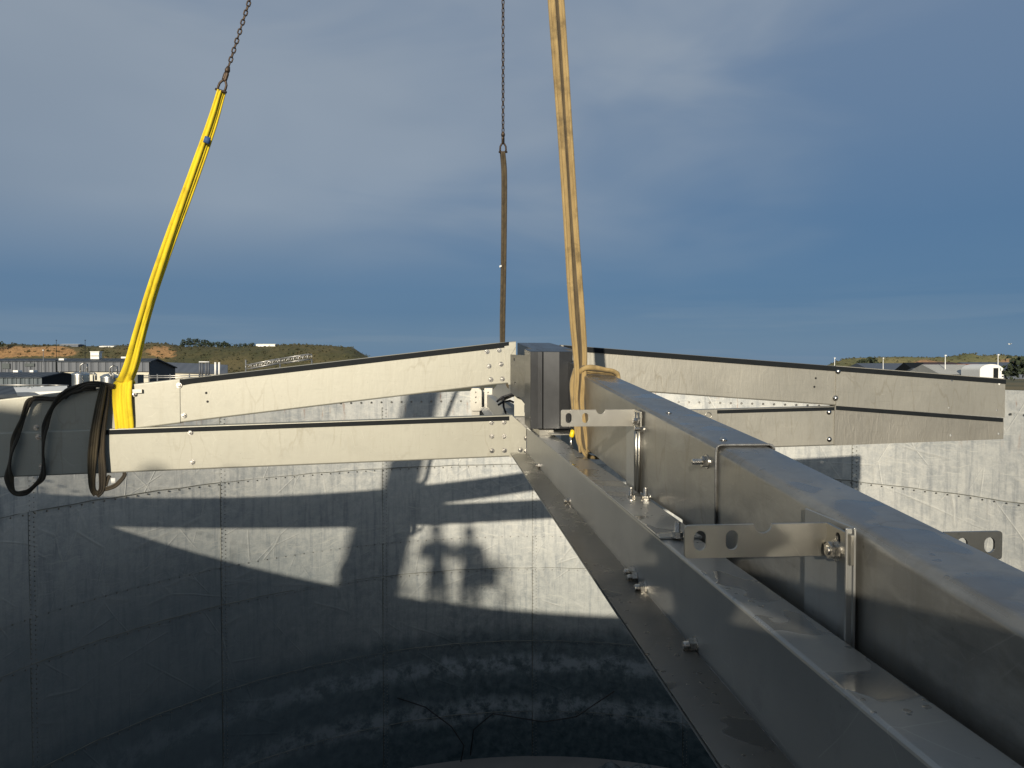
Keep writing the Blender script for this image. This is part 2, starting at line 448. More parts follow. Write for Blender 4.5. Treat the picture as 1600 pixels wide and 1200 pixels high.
def land_mat(name, a, b_, cliff):
    def f(t, b):
        g = t.n('NewGeometry').outputs['Position']
        at_ = t.n('Attribute', attribute_name='clay').outputs['Fac']
        n1 = t.noise(g, .03, 6, .65); n2 = t.noise(g, .25, 6, .7); n3 = t.noise(t.map(g, (1, 1, .3)), .35, 5, .7)
        k = t.mix(t.ramp(n1, [(.38, 0), (.62, 1)]), a, b_)
        k = t.mix(t.math('MULTIPLY', t.ramp(n2, [(.5, 0), (.7, 1)]), .7), k, tuple(x * .4 for x in a))
        cm = t.ramp(t.math('ADD', at_, t.math('MULTIPLY', t.math('SUBTRACT', n2, .5), 1.1)), [(.42, 0), (.58, 1)])
        ck = t.mix(t.ramp(n3, [(.4, 0), (.65, 1)]), cliff, tuple(x * .55 for x in cliff))
        t.l(t.mix(cm, k, ck), b.inputs['Base Color']); b.inputs['Roughness'].default_value = 1
        bump(t, b, n2, .8, 1.5)
    return mat(name, f)
M_land = land_mat('hill_scrub', (.050, .052, .020), (.105, .085, .035), (.36, .205, .085))
M_dune = land_mat('dune_scrub', (.110, .115, .045), (.20, .17, .07), (.34, .20, .10))

def interp(tab, x):
    if x <= tab[0][0]: return tab[0][1]
    for (a, b), (c, d_) in zip(tab, tab[1:]):
        if x <= c: return b + (d_ - b) * (x - a) / (c - a)
    return tab[-1][1]

def hill(name, prof, Y0, depth, material, clayfn, seed, rows=26, cols=220, rough=1.0, foot=0.0):
    """a ridge: prof gives (azimuth px, skyline px) pairs; built as a real slope rising from Y0 to Y0 + depth"""
    x0, x1 = prof[0][0], prof[-1][0]; vs = []; clay = []
    for j in range(rows + 1):
        v = j / rows
        for i in range(cols + 1):
            px = x0 + (x1 - x0) * i / cols
            Y = Y0 + depth * v * 1.6
            H = (570 - interp(prof, px)) / 1150 * (Y0 + depth) + EYE
            s_ = min(v * 1.6, 1.0); s_ = s_ * s_ * (3 - 2 * s_)
            s_ = s_ if v * 1.6 <= 1 else 1 - .5 * (v * 1.6 - 1) ** 2
            X = (px - 800) / 1150 * Y
            nz = noise.fractal(Vector((X * .02 + seed, Y * .02, seed)), .8, 2.1, 5) * rough
            edge = min(1, (px - x0) / (x1 - x0) * 12, (x1 - px) / (x1 - x0) * 12 + .02)
            z = H * s_ + nz * 2.0 * (.35 + s_) * (.4 if s_ > .93 else 1)
            z = z * max(edge, 0) - 2 * (1 - max(edge, 0)) if foot == 0 else z
            if j == 0: z = -1
            vs.append((X, Y, z)); clay.append(clayfn(px, s_, X))
    fs = [(j * (cols + 1) + i, j * (cols + 1) + i + 1, (j + 1) * (cols + 1) + i + 1, (j + 1) * (cols + 1) + i) for j in range(rows) for i in range(cols)]
    m_ = MB(); m_.add(vs, fs, True)
    me = bpy.data.meshes.new(name); me.from_pydata(vs, [], fs); me.polygons.foreach_set('use_smooth', [True] * len(fs))
    at_ = me.attributes.new('clay', 'FLOAT', 'POINT'); at_.data.foreach_set('value', clay)
    me.materials.append(material); o = bpy.data.objects.new(name, me); C.objects.link(o)
    tag(o, kind='structure'); return o, vs, cols

def gauss(x, c, s): return math.exp(-((x - c) / s) ** 2)
profL = [(-420, 548), (-200, 545), (-60, 540), (0, 540.5), (22, 538), (50, 540.5), (100, 541), (160, 541.5), (205, 541), (222, 537), (240, 535), (262, 536.5),
         (285, 542), (310, 542.5), (345, 543), (380, 541), (420, 539), (450, 538), (485, 538.5), (520, 540), (545, 542), (565, 547), (590, 550), (606, 553.5), (620, 560), (640, 572)]
hl, hv, hc = hill('hills', profL, 560, 60, M_land,
    lambda px, s_, X: (1 / (1 + math.exp((px - 118) / 9))) * gauss(s_, .76, .20) * 1.0 + gauss(px, 252, 30) * gauss(s_, .68, .26) * .85 + gauss(px, 160, 30) * gauss(s_, .6, .2) * .45 + gauss(px, 470, 60) * gauss(s_, .6, .4) * .35, 3.1)
profR = [(1240, 574), (1270, 563), (1300, 560.5), (1340, 559), (1400, 558.5), (1440, 557.5), (1480, 557), (1498, 555), (1506, 552.5), (1520, 552.5), (1530, 556),
         (1560, 555.5), (1575, 556.5), (1600, 557.5), (1700, 556), (1850, 559), (2000, 557), (2200, 566)]
hr, rv, rc = hill('dunes', profR, 620, 50, M_dune,
    lambda px, s_, X: gauss(px, 1450, 30) * gauss(s_, .6, .3) * .8 + gauss(px, 1580, 25) * gauss(s_, .6, .3) * .8, 9.4)

def leafclump(mb_, c, r, n, squash=.8, size=.28):
    for _ in range(n):
        d_ = Vector((random.gauss(0, 1), random.gauss(0, 1), random.gauss(0, 1))); d_.normalize()
        p = Vector(c) + Vector((d_.x, d_.y, d_.z * squash)) * r * (random.random() ** .35)
        a = Vector((random.gauss(0, 1), random.gauss(0, 1), random.gauss(0, 1))).normalized() * r * size * random.uniform(.6, 1.3)
        b_ = a.cross(Vector((random.gauss(0, 1), random.gauss(0, 1), random.gauss(0, 1)))).normalized() * a.length * .8
        mb_.add([p - a, p + b_, p + a, p - b_], [(0, 1, 2, 3)])

M_leaf = simple('dark_foliage', (.030, .042, .020), .9, 0, .4, .8)
M_leaf2 = simple('olive_foliage', (.062, .060, .024), .9, 0, .45, .3)
M_bark = simple('bark', (.08, .06, .04), .9)
mb = MB()
for o_, vv, cc, cnt in ((hl, hv, hc, 5200), (hr, rv, rc, 2200)):
    for _ in range(cnt):
        i = random.randrange(len(vv)); x, y, z = vv[i]
        if z < 1 or y > (628 if vv is hv else 690): continue
        if random.random() < .25 + .5 * noise.noise(Vector((x * .03, y * .03, 4))): continue
        r = random.uniform(.4, 1.25)
        leafclump(mb, (x + random.uniform(-3, 3), y + random.uniform(-2, 2), z + r * .3), r, 7, .7, .55)
tag(mb.build('hillside_scrub', M_leaf2), 'olive scrub and bushes covering the low hills behind the buildings', 'scrub', kind='stuff')

def tree(loc, h, wd, label, group, m_=None, clumps=9, low=.25):
    t_ = thing('pine_tree', loc, label, 'tree', group)
    k = MB(); k.tube([loc, loc + Vector((wd * .03, 0, h * .4)), loc + Vector((0, 0, h * .8))], [h * .035, h * .025, h * .01], 6); k.build('trunk', M_bark, t_)
    k = MB()
    for _ in range(clumps):
        v = random.random()
        c = loc + Vector((random.uniform(-.5, .5) * wd * (1.1 - .6 * v), random.uniform(-.4, .4) * wd, h * (low + (1 - low) * v * .92)))
        leafclump(k, c, wd * random.uniform(.22, .36), 34, .8, .26)
    k.build('crown', m_ or M_leaf, t_); return t_

names = ['leftmost dark pine of the row on the hill crest', 'second dark pine from the left in the hill crest row', 'tall dark pine third from the left on the crest',
         'fourth dark pine from the left on the crest', 'fifth dark pine from the left on the crest', 'sixth dark pine from the left on the crest, where the row gets lower',
         'seventh dark pine from the left on the crest', 'eighth dark pine from the left on the crest', 'ninth low dark pine from the left on the crest', 'last low pine at the right end of the long crest row']
for k, (px, top) in enumerate([(287, 531), (295, 529.5), (303, 529.5), (311, 530.5), (319, 532), (327, 534), (335, 535), (343, 536), (350, 536), (357, 538)]):
    b_ = at(px, 544.5, 622); tp = at(px, top, 622)
    tree(b_, tp.z - b_.z, 6.5, names[k], 'row of pines on the hill crest', clumps=8, low=.3)
for k, (px, top, lb) in enumerate([(372, 536.5, 'small dark tree on the crest right of the pine row'), (381, 537.5, 'small tree on the crest, middle one of the three right of the pine row'),
                                   (392, 537, 'small tree on the crest beside the long white shed')]):
    b_ = at(px, 543.5, 624); tp = at(px, top, 624); tree(b_, tp.z - b_.z, 6, lb, 'small trees right of the pine row', clumps=6)
b_ = at(-3, 548, 600); tp = at(-3, 530, 600); tree(b_, tp.z - b_.z, 9, 'dark tree cut by the left edge of the photo on the hill', 'hill trees', clumps=9)
b_ = at(1598, 590, 175); tp = at(1598, 562, 175); tree(b_, tp.z - b_.z, 6.5, 'dark green bushy tree beside the sheds at the right edge', 'trees at the right', clumps=16, low=.1)
b_ = at(1578, 590, 178); tp = at(1578, 574, 178); tree(b_, tp.z - b_.z, 2.6, 'small thin tree between white shed and bushy tree', 'trees at the right', clumps=7, low=.2)
b_ = at(1364, 575, 560); tp = at(1364, 561, 560); tree(b_, tp.z - b_.z, 11, 'dark low bush at the foot of the right dunes', 'trees at the right', clumps=9, low=.1)
b_ = at(1346, 574, 560); tp = at(1346, 563, 560); tree(b_, tp.z - b_.z, 9, 'second dark low bush left of the other at the dune foot', 'trees at the right', clumps=8, low=.1)

# ------------------------------------------------------------------ buildings
def corr(name, c, pitch, metal=.2, rough=.6, ax=0):
    def f(t, b):
        g = t.n('NewGeometry').outputs['Position']; s = t.sep(g)
        n1 = t.noise(t.map(g, (1, 1, .3)), .5, 5, .6)
        t.l(t.mix(n1, tuple(x * .75 for x in c), tuple(min(x * 1.2, .9) for x in c)), b.inputs['Base Color'])
        b.inputs['Metallic'].default_value = metal; b.inputs['Roughness'].default_value = rough
        wv = t.math('SINE', t.math('MULTIPLY', s[ax], 2 * PI / pitch))
        bump(t, b, wv, .6, .05)
    return mat(name, f)
M_clad = corr('grey_cladding', (.105, .115, .13), .9)
M_clad2 = corr('dark_roofing', (.040, .050, .062), .9)
M_cream = simple('cream_wall', (.62, .58, .46), .8, 0, .1)
M_white = simple('white_paint', (.78, .77, .72), .6, 0, .08)
M_lowwall = corr('low_shed_cladding', (.085, .105, .115), .8)
M_silver = simple('silver_tank', (.55, .54, .50), .3, 1.0, .1, 1.0)
M_glassd = simple('dark_glass', (.02, .025, .03), .15)
M_rusty = corr('rusty_roof', (.30, .12, .06), 1.2)
M_paleroof = corr('pale_roof', (.42, .41, .37), 1.2, .1)
M_greyroof = corr('slate_roof', (.10, .115, .14), 1.2)
M_pipe = simple('pipe_steel', (.42, .41, .38), .4, .8, .2, 2.0)
M_louver = simple('louvre_grey', (.055, .068, .068), .6)
M_wood = simple('scaffold_plank', (.30, .22, .12), .8, 0, .3, 6)

def zz(y, Y): return at(800, y, Y).z
def xx(px, Y): return (px - 800) / 1150 * Y

def ribs(parent, x0, x1, Y, z0, z1, step, m_, name='wall_rib'):
    k = MB(); x = x0 + step / 2
    while x < x1: k.box((x - .05, Y - .07, z0), (x + .05, Y - .005, z1)); x += step
    return k.build(name, m_, parent, kind='stuff')

# long grey workshop
Y = 90.0
b1 = thing('workshop_building', (xx(100, Y), Y + 2.5, 0), 'long dark grey factory building with cream lower wall behind the silver tanks', 'building')
mb = MB(); x0, x1 = xx(90, Y), xx(233, Y); zt, ze, zc, zb = zz(560, Y + 2), zz(564.5, Y), zz(580.5, Y), 0
mb.box((x0, Y, zc), (x1, Y + .2, ze)); mb.build('upper_wall', M_clad, b1)
ribs(b1, x0, x1, Y, zc + .02, ze - .02, .9, M_clad)
mb = MB(); mb.box((x0, Y + .35, zb), (x1 - .2, Y + .5, zc + .3)); mb.build('lower_wall', M_cream, b1)
mb = MB(); yb = 97.0
mb.add([(x0, Y - .15, ze + .02), (x1 + .3, Y - .15, ze + .02), (x1 + .3, Y + 1.6, zt), (x0, Y + 1.6, zt), (x1 + .3, yb, zz(574, 97)), (x0, yb, zz(574, 97))], [(0, 1, 2, 3), (3, 2, 4, 5)])
o = mb.build('roof', M_clad2, b1); sm = o.modifiers.new('s', 'SOLIDIFY'); sm.thickness = .12
mb = MB()
mb.add([(x1, Y, 0), (x1, yb, 0), (x1, yb, zz(574.5, 97)), (x1, Y + 1.6, zt - .03), (x1, Y, ze - .01)], [(0, 1, 2, 3, 4)])
mb.build('end_wall', M_clad2, b1)
def roofbox(parent, px0, px1, y0, y1, Y, m_, name):
    k = MB(); k.box((xx(px0, Y), Y, zz(y1, Y) - .35), (xx(px1, Y), Y + .7, zz(y0, Y)))
    h_ = k.build(name, m_, parent, bevel=.03); return h_
o = roofbox(b1, 141.5, 155, 549.5, 561, 91.2, M_white, 'roof_vent')
mb = MB(); mb.box((xx(140.8, 91.1), 91.1, zz(550.2, 91.1)), (xx(155.7, 91.1), 92, zz(549, 91.1))); mb.build('vent_cap', M_white, o)
mb = MB(); mb.box((xx(142, 91.1), 91.12, zz(556.4, 91.1)), (xx(154.6, 91.1), 91.19, zz(555.6, 91.1))); mb.build('vent_slot', M_louver, o)
roofbox(b1, 92, 100, 560, 564, 90.4, M_white, 'roof_fan'); roofbox(b1, 189, 203, 557, 561, 92, M_pipe, 'roof_fan')

b2 = thing('factory_wing', (xx(40, 93), 93, 0), 'dark grey ribbed factory wing with two wall louvres at the left edge', 'building')
Yw = 91.0; xw0, xw1 = xx(-160, Yw), xx(89, Yw)
mb = MB(); mb.box((xw0, Yw, 0), (xw1, Yw + .2, zz(563.5, Yw))); mb.build('wall', M_clad, b2); ribs(b2, xw0, xw1, Yw, 0, zz(563.7, Yw), .45, M_clad)
mb = MB(); mb.add([(xw0, Yw - .2, zz(563.5, Yw) + .01), (xw1 + .2, Yw - .2, zz(563.5, Yw) + .01), (xw1 + .2, Yw + 2.5, zz(560.2, Yw + 2.5)), (xw0, Yw + 2.5, zz(560.2, Yw + 2.5)), (xw1 + .2, Yw + 9, zz(572, Yw + 9)), (xw0, Yw + 9, zz(572, Yw + 9))], [(0, 1, 2, 3), (3, 2, 4, 5)])
o = mb.build('roof', M_clad2, b2); sm = o.modifiers.new('s', 'SOLIDIFY'); sm.thickness = .12
for a_, b_ in ((4, 16.5), (39.5, 55)):
    mb = MB(); mb.box((xx(a_, Yw), Yw - .16, zz(576 if a_ < 10 else 572.5, Yw)), (xx(b_, Yw), Yw - .08, zz(567.8, Yw))); o = mb.build('wall_louver', M_louver, b2)
mb = MB(); mb.tube([(xx(90, Yw), Yw - .2, 0), (xx(90, Yw), Yw - .2, zz(562.5, Yw))], .12, 6); mb.build('downpipe', M_rubber, b2)

# low shed in front with the black gable
Yl = 72.0
b3 = thing('low_shed', (xx(30, Yl), Yl + 2, 0), 'low blue grey ribbed shed with black gable end left of silver tanks', 'building')
xl0, xl1 = xx(-200, Yl), xx(65, Yl)
mb = MB(); mb.box((xl0, Yl, 0), (xl1, Yl + .2, zz(589, Yl))); mb.build('wall', M_lowwall, b3); ribs(b3, xl0, xl1, Yl, 0, zz(589.3, Yl), .42, M_lowwall)
yb = 78.6
mb = MB(); mb.add([(xl0, Yl - .2, zz(589, Yl)), (xl1 + .1, Yl - .2, zz(589, Yl)), (xl1 + .1, Yl + 3.2, zz(581.5, Yl + 3.2)), (xl0, Yl + 3.2, zz(581.5, Yl + 3.2)), (xl1 + .1, yb, zz(586, yb)), (xl0, yb, zz(586, yb))], [(0, 1, 2, 3), (3, 2, 4, 5)])
o = mb.build('roof', M_clad2, b3); sm = o.modifiers.new('s', 'SOLIDIFY'); sm.thickness = .1
mb = MB(); mb.add([(xl1, Yl, 0), (xl1, yb, 0), (xl1, yb, zz(586.3, yb)), (xl1, Yl + 3.2, zz(581.8, Yl + 3.2)), (xl1, Yl, zz(589.2, Yl))], [(0, 1, 2, 3, 4)]); mb.build('gable_wall', M_rubber, b3)
roofbox(b3, 20, 28, 578.5, 582, 75.3, M_white, 'roof_fan'); roofbox(b3, 46, 52, 578.3, 582, 75.3, M_white, 'roof_fan')
mb = MB(); mb.tube([(xx(-60, 70), 70.9, zz(602, 70)), (xx(66, 70), 70.9, zz(602, 70))], .07, 6); mb.tube([(xx(66, 70), 70.9, zz(602, 70)), (xx(92, 70), 71.5, zz(603, 70))], .06, 6)
mb.build('wall_pipe', M_pipe, b3)

# pale flat roof in front with railing
Yp = 46.0
b4 = thing('flat_roof_annex', (xx(35, Yp), Yp + 3, 0), 'low annex with pale roof edge just above the left beam', 'building')
mb = MB(); mb.add([(xx(-60, Yp), Yp, zz(622, Yp)), (xx(105, Yp), Yp, zz(617, Yp)), (xx(105, 50), 50, zz(608.5, 50)), (xx(18, 50), 50, zz(611, 50)), (xx(-60, 50), 50, zz(613, 50))], [(0, 1, 2, 3, 4)])
o = mb.build('roof', M_white, b4); sm = o.modifiers.new('s', 'SOLIDIFY'); sm.thickness = .25; sm.offset = -1
mb = MB(); mb.box((xx(-60, 47), 47, 0), (xx(103, 47), 49.5, zz(619, 48))); mb.build('wall', M_clad, b4)
mb = MB(); mb.add([(xx(-80, 42), 42, zz(625, 42)), (xx(27, 42), 42, zz(621, 42)), (xx(12, 44), 44.5, zz(608.5, 44.5)), (xx(-80, 44), 44.5, zz(606, 44.5))], [(0, 1, 2, 3)])
o = mb.build('lean_to_roof', M_clad2, b4); sm = o.modifiers.new('s', 'SOLIDIFY'); sm.thickness = .2; sm.offset = -1
mb = MB()
for px in (43, 51): mb.tube([at(px, 612, 49), at(px, 606.5, 49)], .05, 5)
mb.tube([at(43, 606.5, 49), at(51, 606.5, 49)], .05, 5); mb.build('roof_ladder', M_pipe, b4)
for px in (66.5, 71.5, 74.5):
    mb = MB(); mb.tube([at(px, 613, 60), at(px, 603 if px < 70 else 604.5, 60)], .13 if px < 70 else .07, 8); mb.build('vent_pipe', M_white, b4)

# building C behind the yellow sling
Yc = 110.0
b5 = thing('store_building', (xx(305, Yc), Yc + 3, 0), 'slate blue store building with cream base right of yellow sling', 'building')
mb = MB(); mb.add([(xx(256, Yc), Yc, zz(582.5, Yc)), (xx(356, Yc), Yc, zz(585, Yc)), (xx(356, Yc + 3), Yc + 3, zz(572, Yc + 3)), (xx(330, Yc + 3), Yc + 3, zz(570.5, Yc + 3)), (xx(250, Yc + 3), Yc + 3, zz(567.5, Yc + 3))], [(0, 1, 2, 3, 4)])
o = mb.build('roof', M_greyroof, b5); sm = o.modifiers.new('s', 'SOLIDIFY'); sm.thickness = .2; sm.offset = -1
mb = MB(); mb.box((xx(256, Yc), Yc + .3, 0), (xx(354, Yc), Yc + 2.8, zz(583.6, Yc))); mb.build('wall', M_cream, b5)
for px, c_ in ((312, M_clad), (316, M_clad), (322, M_clad), (326, M_clad), (336.5, M_white), (342.5, M_white)):
    mb = MB(); mb.tube([at(px, 590, 100), at(px, 565.5 if px < 330 else 566, 100)], .14, 6); o = mb.build('stack_pipe', c_, b5)
mb = MB(); mb.tube([at(311, 565.5, 99.9), at(327, 565.5, 99.9)], .08, 5); mb.build('pipe_bridge', M_white, b5)
# pipe rack and handrails in the yard
pr = thing('pipe_rack', (xx(240, 80), 80, 0), 'thin steel pipe rack crossing the yard below slate store building', 'pipe rack')
mb = MB()
for y_ in (586.5, 589.5): mb.tube([at(200, y_ + 1, 80), at(330, y_, 80)], .06, 5)
mb.build('rail', M_pipe, pr)
for px in (210, 233, 246, 266, 296):
    mb = MB(); mb.tube([(xx(px, 80), 80, 0), (xx(px, 80), 80, zz(584.5, 80))], .08, 5); mb.build('post', M_pipe, pr)

# silver tanks
def silver_tank(px0, px1, ytop, Y, label, dome):
    x0, x1 = xx(px0, Y), xx(px1, Y); r = (x1 - x0) / 2; c = Vector(((x0 + x1) / 2, Y + r, 0)); H = zz(ytop, Y + r)
    t_ = thing('storage_tank', c, label, 'tank', 'silver tanks beside the grey factory')
    k = MB(); k.lathe(c, [(r, 0), (r, H * .5), (r, H), ], 40); k.build('shell', M_silver, t_)
    k = MB(); k.lathe(c, [(r + .03, H - .12), (r + .03, H), (r * .6, H + dome * .7), (.02, H + dome)], 40); k.build('roof', M_silver, t_)
    k = MB(); q = c + Vector((r * .3, -r * .5, H)); k.tube([q, q + Vector((0, 0, .7)), q + Vector((.25, 0, .9)), q + Vector((.6, 0, .8)), q + Vector((.6, 0, .2))], .07, 6); k.build('vent_pipe', M_pipe, t_)
silver_tank(106.5, 130.5, 583.5, 62, 'tall silver tank with flat top, left one of the pair', .15)
silver_tank(151, 177.5, 588, 60, 'low domed silver tank, right one of the pair by the yellow sling', .25)
ps = thing('pipework', (xx(141, 64), 64, 0), 'cluster of thin process pipes between the two silver tanks', 'pipes')
for px, y0 in ((133, 577), (135.5, 576.5), (139, 581), (146, 586), (186, 582)):
    mb = MB(); mb.tube([(xx(px, 64), 64, 0), at(px, y0, 64)], .07, 6); mb.build('pipe', M_pipe, ps)
mb = MB(); mb.tube([at(136, 583.5, 64), at(148, 583.5, 64), at(150, 585, 64), at(150, 594, 64)], .09, 6); mb.build('pipe', M_pipe, ps)
mb = MB(); mb.tube([at(174, 590, 59), at(173, 584, 59), at(175, 582, 59), at(177, 584, 59), at(177, 592, 59)], .08, 6); mb.build('pipe', M_pipe, ps)
mb = MB(); mb.box(tuple(at(208, 600, 60)), tuple(at(215, 585.5, 60) + Vector((0, 1, 0)))); o = mb.build('cabinet', M_louver, ps)
# poles
def pole(px, ytop, Y, r, label, arm=False, m_=None):
    b_ = Vector((xx(px, Y), Y, 0)); t_ = thing('lamp_post', b_, label, 'pole', 'thin poles in the distance')
    k = MB(); k.tube([b_, at(px, ytop, Y)], [r, r * .5], 6); k.build('mast', m_ or M_pipe, t_)
    k = MB(); q = at(px, ytop, Y); k.box(tuple(q + Vector((-r, -r, -.05))), tuple(q + Vector((r * 1.4, r, r * 1.5)))); k.build('lamp_head', m_ or M_pipe, t_)
pole(67.5, 547.5, 88.5, .07, 'thin pale pole above the low shed at far left')
pole(88, 532, 560, .3, 'thin dark pole on the hill left of the white shed', m_=M_rubber)
pole(133, 532, 560, .3, 'thin dark pole on the hill right of the white shed', m_=M_rubber)
pole(1304, 560, 300, .22, 'thin white pole, leftmost above the right beam', m_=M_white)
pole(1380, 560, 300, .2, 'faint white pole above right beam, left of the grey roof sheds', m_=M_white)
pole(1477, 556, 230, .2, 'thin white pole beside the long dark shed roof', m_=M_white)
pole(1559.5, 555, 220, .2, 'tall white pole beside the round white shed', m_=M_white)
# white sheds on the hill
for (a_, c_, y0, y1, lb) in ((93, 122, 537.2, 541, 'long white shed on the hill skyline behind the factory'), (155, 178, 539.8, 541.3, 'low white shed on the skyline left of the yellow sling'),
                             (400, 430, 536.8, 540.5, 'small white shed on the hill behind the lattice ladder')):
    t_ = thing('hill_shed', at((a_ + c_) / 2, y1, 612), lb, 'shed')
    p = at(a_, y1 + 1, 612); q = at(c_, y0 + .9, 612); mb = MB(); mb.box(tuple(p), (q.x, q.y + 9, q.z)); mb.build('wall', M_greyroof if a_ == 93 else M_white, t_)
    r_ = at(a_, y0, 612); mb = MB(); mb.add([(p.x, p.y - .5, q.z), (q.x, p.y - .5, q.z), (q.x, p.y + 4, r_.z), (p.x, p.y + 4, r_.z), (q.x, p.y + 9.5, q.z), (p.x, p.y + 9.5, q.z)], [(0, 1, 2, 3), (3, 2, 4, 5), (0, 3, 5), (1, 4, 2)]); mb.build('roof', M_white, t_)

# lattice ladder sections seen behind the left beam
lt = thing('lattice_ladder', (xx(440, 30), 30, 0), 'thin galvanised lattice frame sloping up behind the upper left beam', 'lattice frame')
def lat(p0, p1, h0, dy):
    k = MB(); a = at(*p0, 30); b_ = at(*p1, 30); up = Vector((0, 0, h0)); nseg = 6
    for off in (Vector((0, 0, 0)), Vector((0, dy, .0))):
        k.tube([a + off, b_ + off], .022, 5); k.tube([a + up + off, b_ + up + off], .022, 5)
        for i in range(nseg + 1):
            q = a.lerp(b_, i / nseg) + off; k.tube([q, q + up], .016, 4)
            if i < nseg: k.tube([q, a.lerp(b_, (i + 1) / nseg) + up + off], .011, 4)
    for i in range(nseg + 1):
        q = a.lerp(b_, i / nseg) + up; k.tube([q, q + Vector((0, dy, 0))], .014, 4)
    return k
lat((384, 577), (435, 567), .17, .6).build('lattice_section', M_pipe, lt); lat((437, 568), (481, 561), .2, .6).build('lattice_section', M_pipe, lt)
mb = MB()
for px in (380, 434, 484): mb.tube([(xx(px, 30), 30.3, 0), (xx(px, 30), 30.3, zz(562, 30))], .03, 6)
mb.build('support_post', M_pipe, lt)

# right side village
def gable(name, px0, px1, ye, yr, Y, depth, wall_m, roof_m, label, ridge=.5):
    """eaves at ye, ridge at yr, ridge along X"""
    x0, x1 = xx(px0, Y), xx(px1, Y); t_ = thing(name, ((x0 + x1) / 2, Y + depth / 2, 0), label, 'building')
    ze_, zr = zz(ye, Y), zz(yr, Y + depth * ridge); zk = ze_
    k = MB(); k.box((x0, Y, 0), (x1, Y + depth, ze_ - .05)); k.build('wall', wall_m, t_)
    k = MB(); k.add([(x0 - .3, Y - .4, ze_), (x1 + .3, Y - .4, ze_), (x1 + .3, Y + depth * ridge, zr), (x0 - .3, Y + depth * ridge, zr), (x1 + .3, Y + depth, zk), (x0 - .3, Y + depth, zk)],
                    [(0, 1, 2, 3), (3, 2, 4, 5), (0, 3, 5), (1, 4, 2), (0, 5, 4, 1)]); k.build('roof', roof_m, t_)
    return t_
gable('long_shed', 1364, 1445, 580, 567.5, 420, 40, M_greyroof, M_greyroof, 'long slate roofed shed behind the right beam, leftmost of the sheds')
gable('long_shed', 1535, 1700, 578, 566, 380, 40, M_greyroof, M_greyroof, 'long slate roofed shed behind the round white shed')
gable('black_shed', 1430, 1457, 580, 566.5, 255, 14, M_rubber, M_rubber, 'black gabled shed beside the pale weathered roof')
gable('dark_shed', 1452, 1508, 571.5, 566, 270, 16, M_clad2, simple('dark_red_roof', (.055, .03, .03), .8), 'dark red roofed shed behind the pale weathered roof')
gable('grey_shed', 1442, 1482, 583, 575, 235, 12, M_clad, M_clad, 'small grey roof below the black shed')
g_ = gable('weathered_shed', 1470, 1538, 585, 569.5, 225, 20, M_clad, M_paleroof, 'shed with broad pale weathered roof, largest on the right')
gable('rusty_shed', 1516, 1548, 580, 568.5, 245, 14, M_paleroof, M_rusty, 'shed with rust brown roof left of the round white shed')
# round white shed
Yd = 215.0; xa, xb = xx(1531, Yd), xx(1568, Yd); r = (xb - xa) / 2
t_ = thing('round_shed', ((xa + xb) / 2, Yd + 4, 0), 'white round topped shed with dark doorway right of rusty roof', 'building')
zt = zz(569, Yd); zb_ = zz(578.5, Yd)
prof = [(-r, 0)] + [(-r * math.cos(PI * i / 14), (zb_) + (zt - zb_) * math.sin(PI * i / 14)) for i in range(15)] + [(r, 0)]
mb = MB(); cxm = (xa + xb) / 2
mb.loft([[(cxm + a, Yd, b_) for a, b_ in prof], [(cxm + a, Yd + 9, b_) for a, b_ in prof]]); mb.build('shell', M_white, t_)
mb = MB(); mb.box((xx(1552, Yd), Yd - .1, 0), (xx(1559.5, Yd), Yd - .02, zz(575, Yd))); mb.build('doorway', M_rubber, t_)
# fence-like low sheds, cars
def car(px, Y, c, label, L=4.4):
    x = xx(px, Y); t_ = thing('parked_car', (x, Y, 0), label, 'car', 'cars parked in front of the sheds')
    zb0 = zz(585.5, Y); 
    prof = [(-.5, .25), (-.5, .75), (-.42, .85), (-.28, .92), (-.16, 1.38), (.2, 1.42), (.34, .98), (.48, .85), (.5, .6), (.5, .25)]
    k = MB(); k.loft([[(x + a * L, Y - .85 + .1 * s, b_) for a, b_ in prof] for s in (0, 17)]); k.build('body', c, t_, bevel=.06)
    for s in (-.3, .31):
        for q in (-.87, .87):
            k = MB(); k.tube([(x + s * L, Y + q - .1, .33), (x + s * L, Y + q + .1, .33)], .33, 14); k.build('wheel', M_rubber, t_)
    k = MB(); k.box((x - .15 * L, Y - .88, .95), (x + .2 * L, Y - .86, 1.3)); k.build('side_window', M_glassd, t_)
car(1572, 165, simple('car_white', (.7, .7, .7), .3), 'white car parked near the small thin tree at the right')
car(1590, 168, simple('car_silver', (.4, .42, .44), .3, .5), 'silver car parked under the bushy tree at the right edge')
car(1545, 170, simple('car_black', (.03, .03, .035), .3), 'black car in front of round white shed')
fn = thing('field_fence', (xx(1590, 110), 110, 0), 'low post and rail fence beyond the tank at right edge', 'fence')
mb = MB()
for i in range(24):
    x = 60 + i * 2.2; mb.box((x - .05, 110, 0), (x + .05, 110.1, 1.2))
mb.build('post', M_wood, fn, kind='stuff')
mb = MB(); mb.box((60, 110.11, .5), (112, 110.15, .6)); mb.box((60, 110.11, 1.0), (112, 110.15, 1.1)); mb.build('rail', M_wood, fn)
M_grass = simple('dry_grass', (.21, .17, .045), .95, 0, .4, .3, .4, .1)
M_grass2 = simple('green_field', (.11, .12, .04), .95, 0, .4, .2, .4, .1)
mb = MB(); mb.box((30, 62, 0), (170, 117, .03)); tag(mb.build('field', M_grass), kind='structure')
mb = MB(); mb.box((30, 127, 0), (300, 160, .025)); tag(mb.build('far_field', M_grass2), kind='structure')

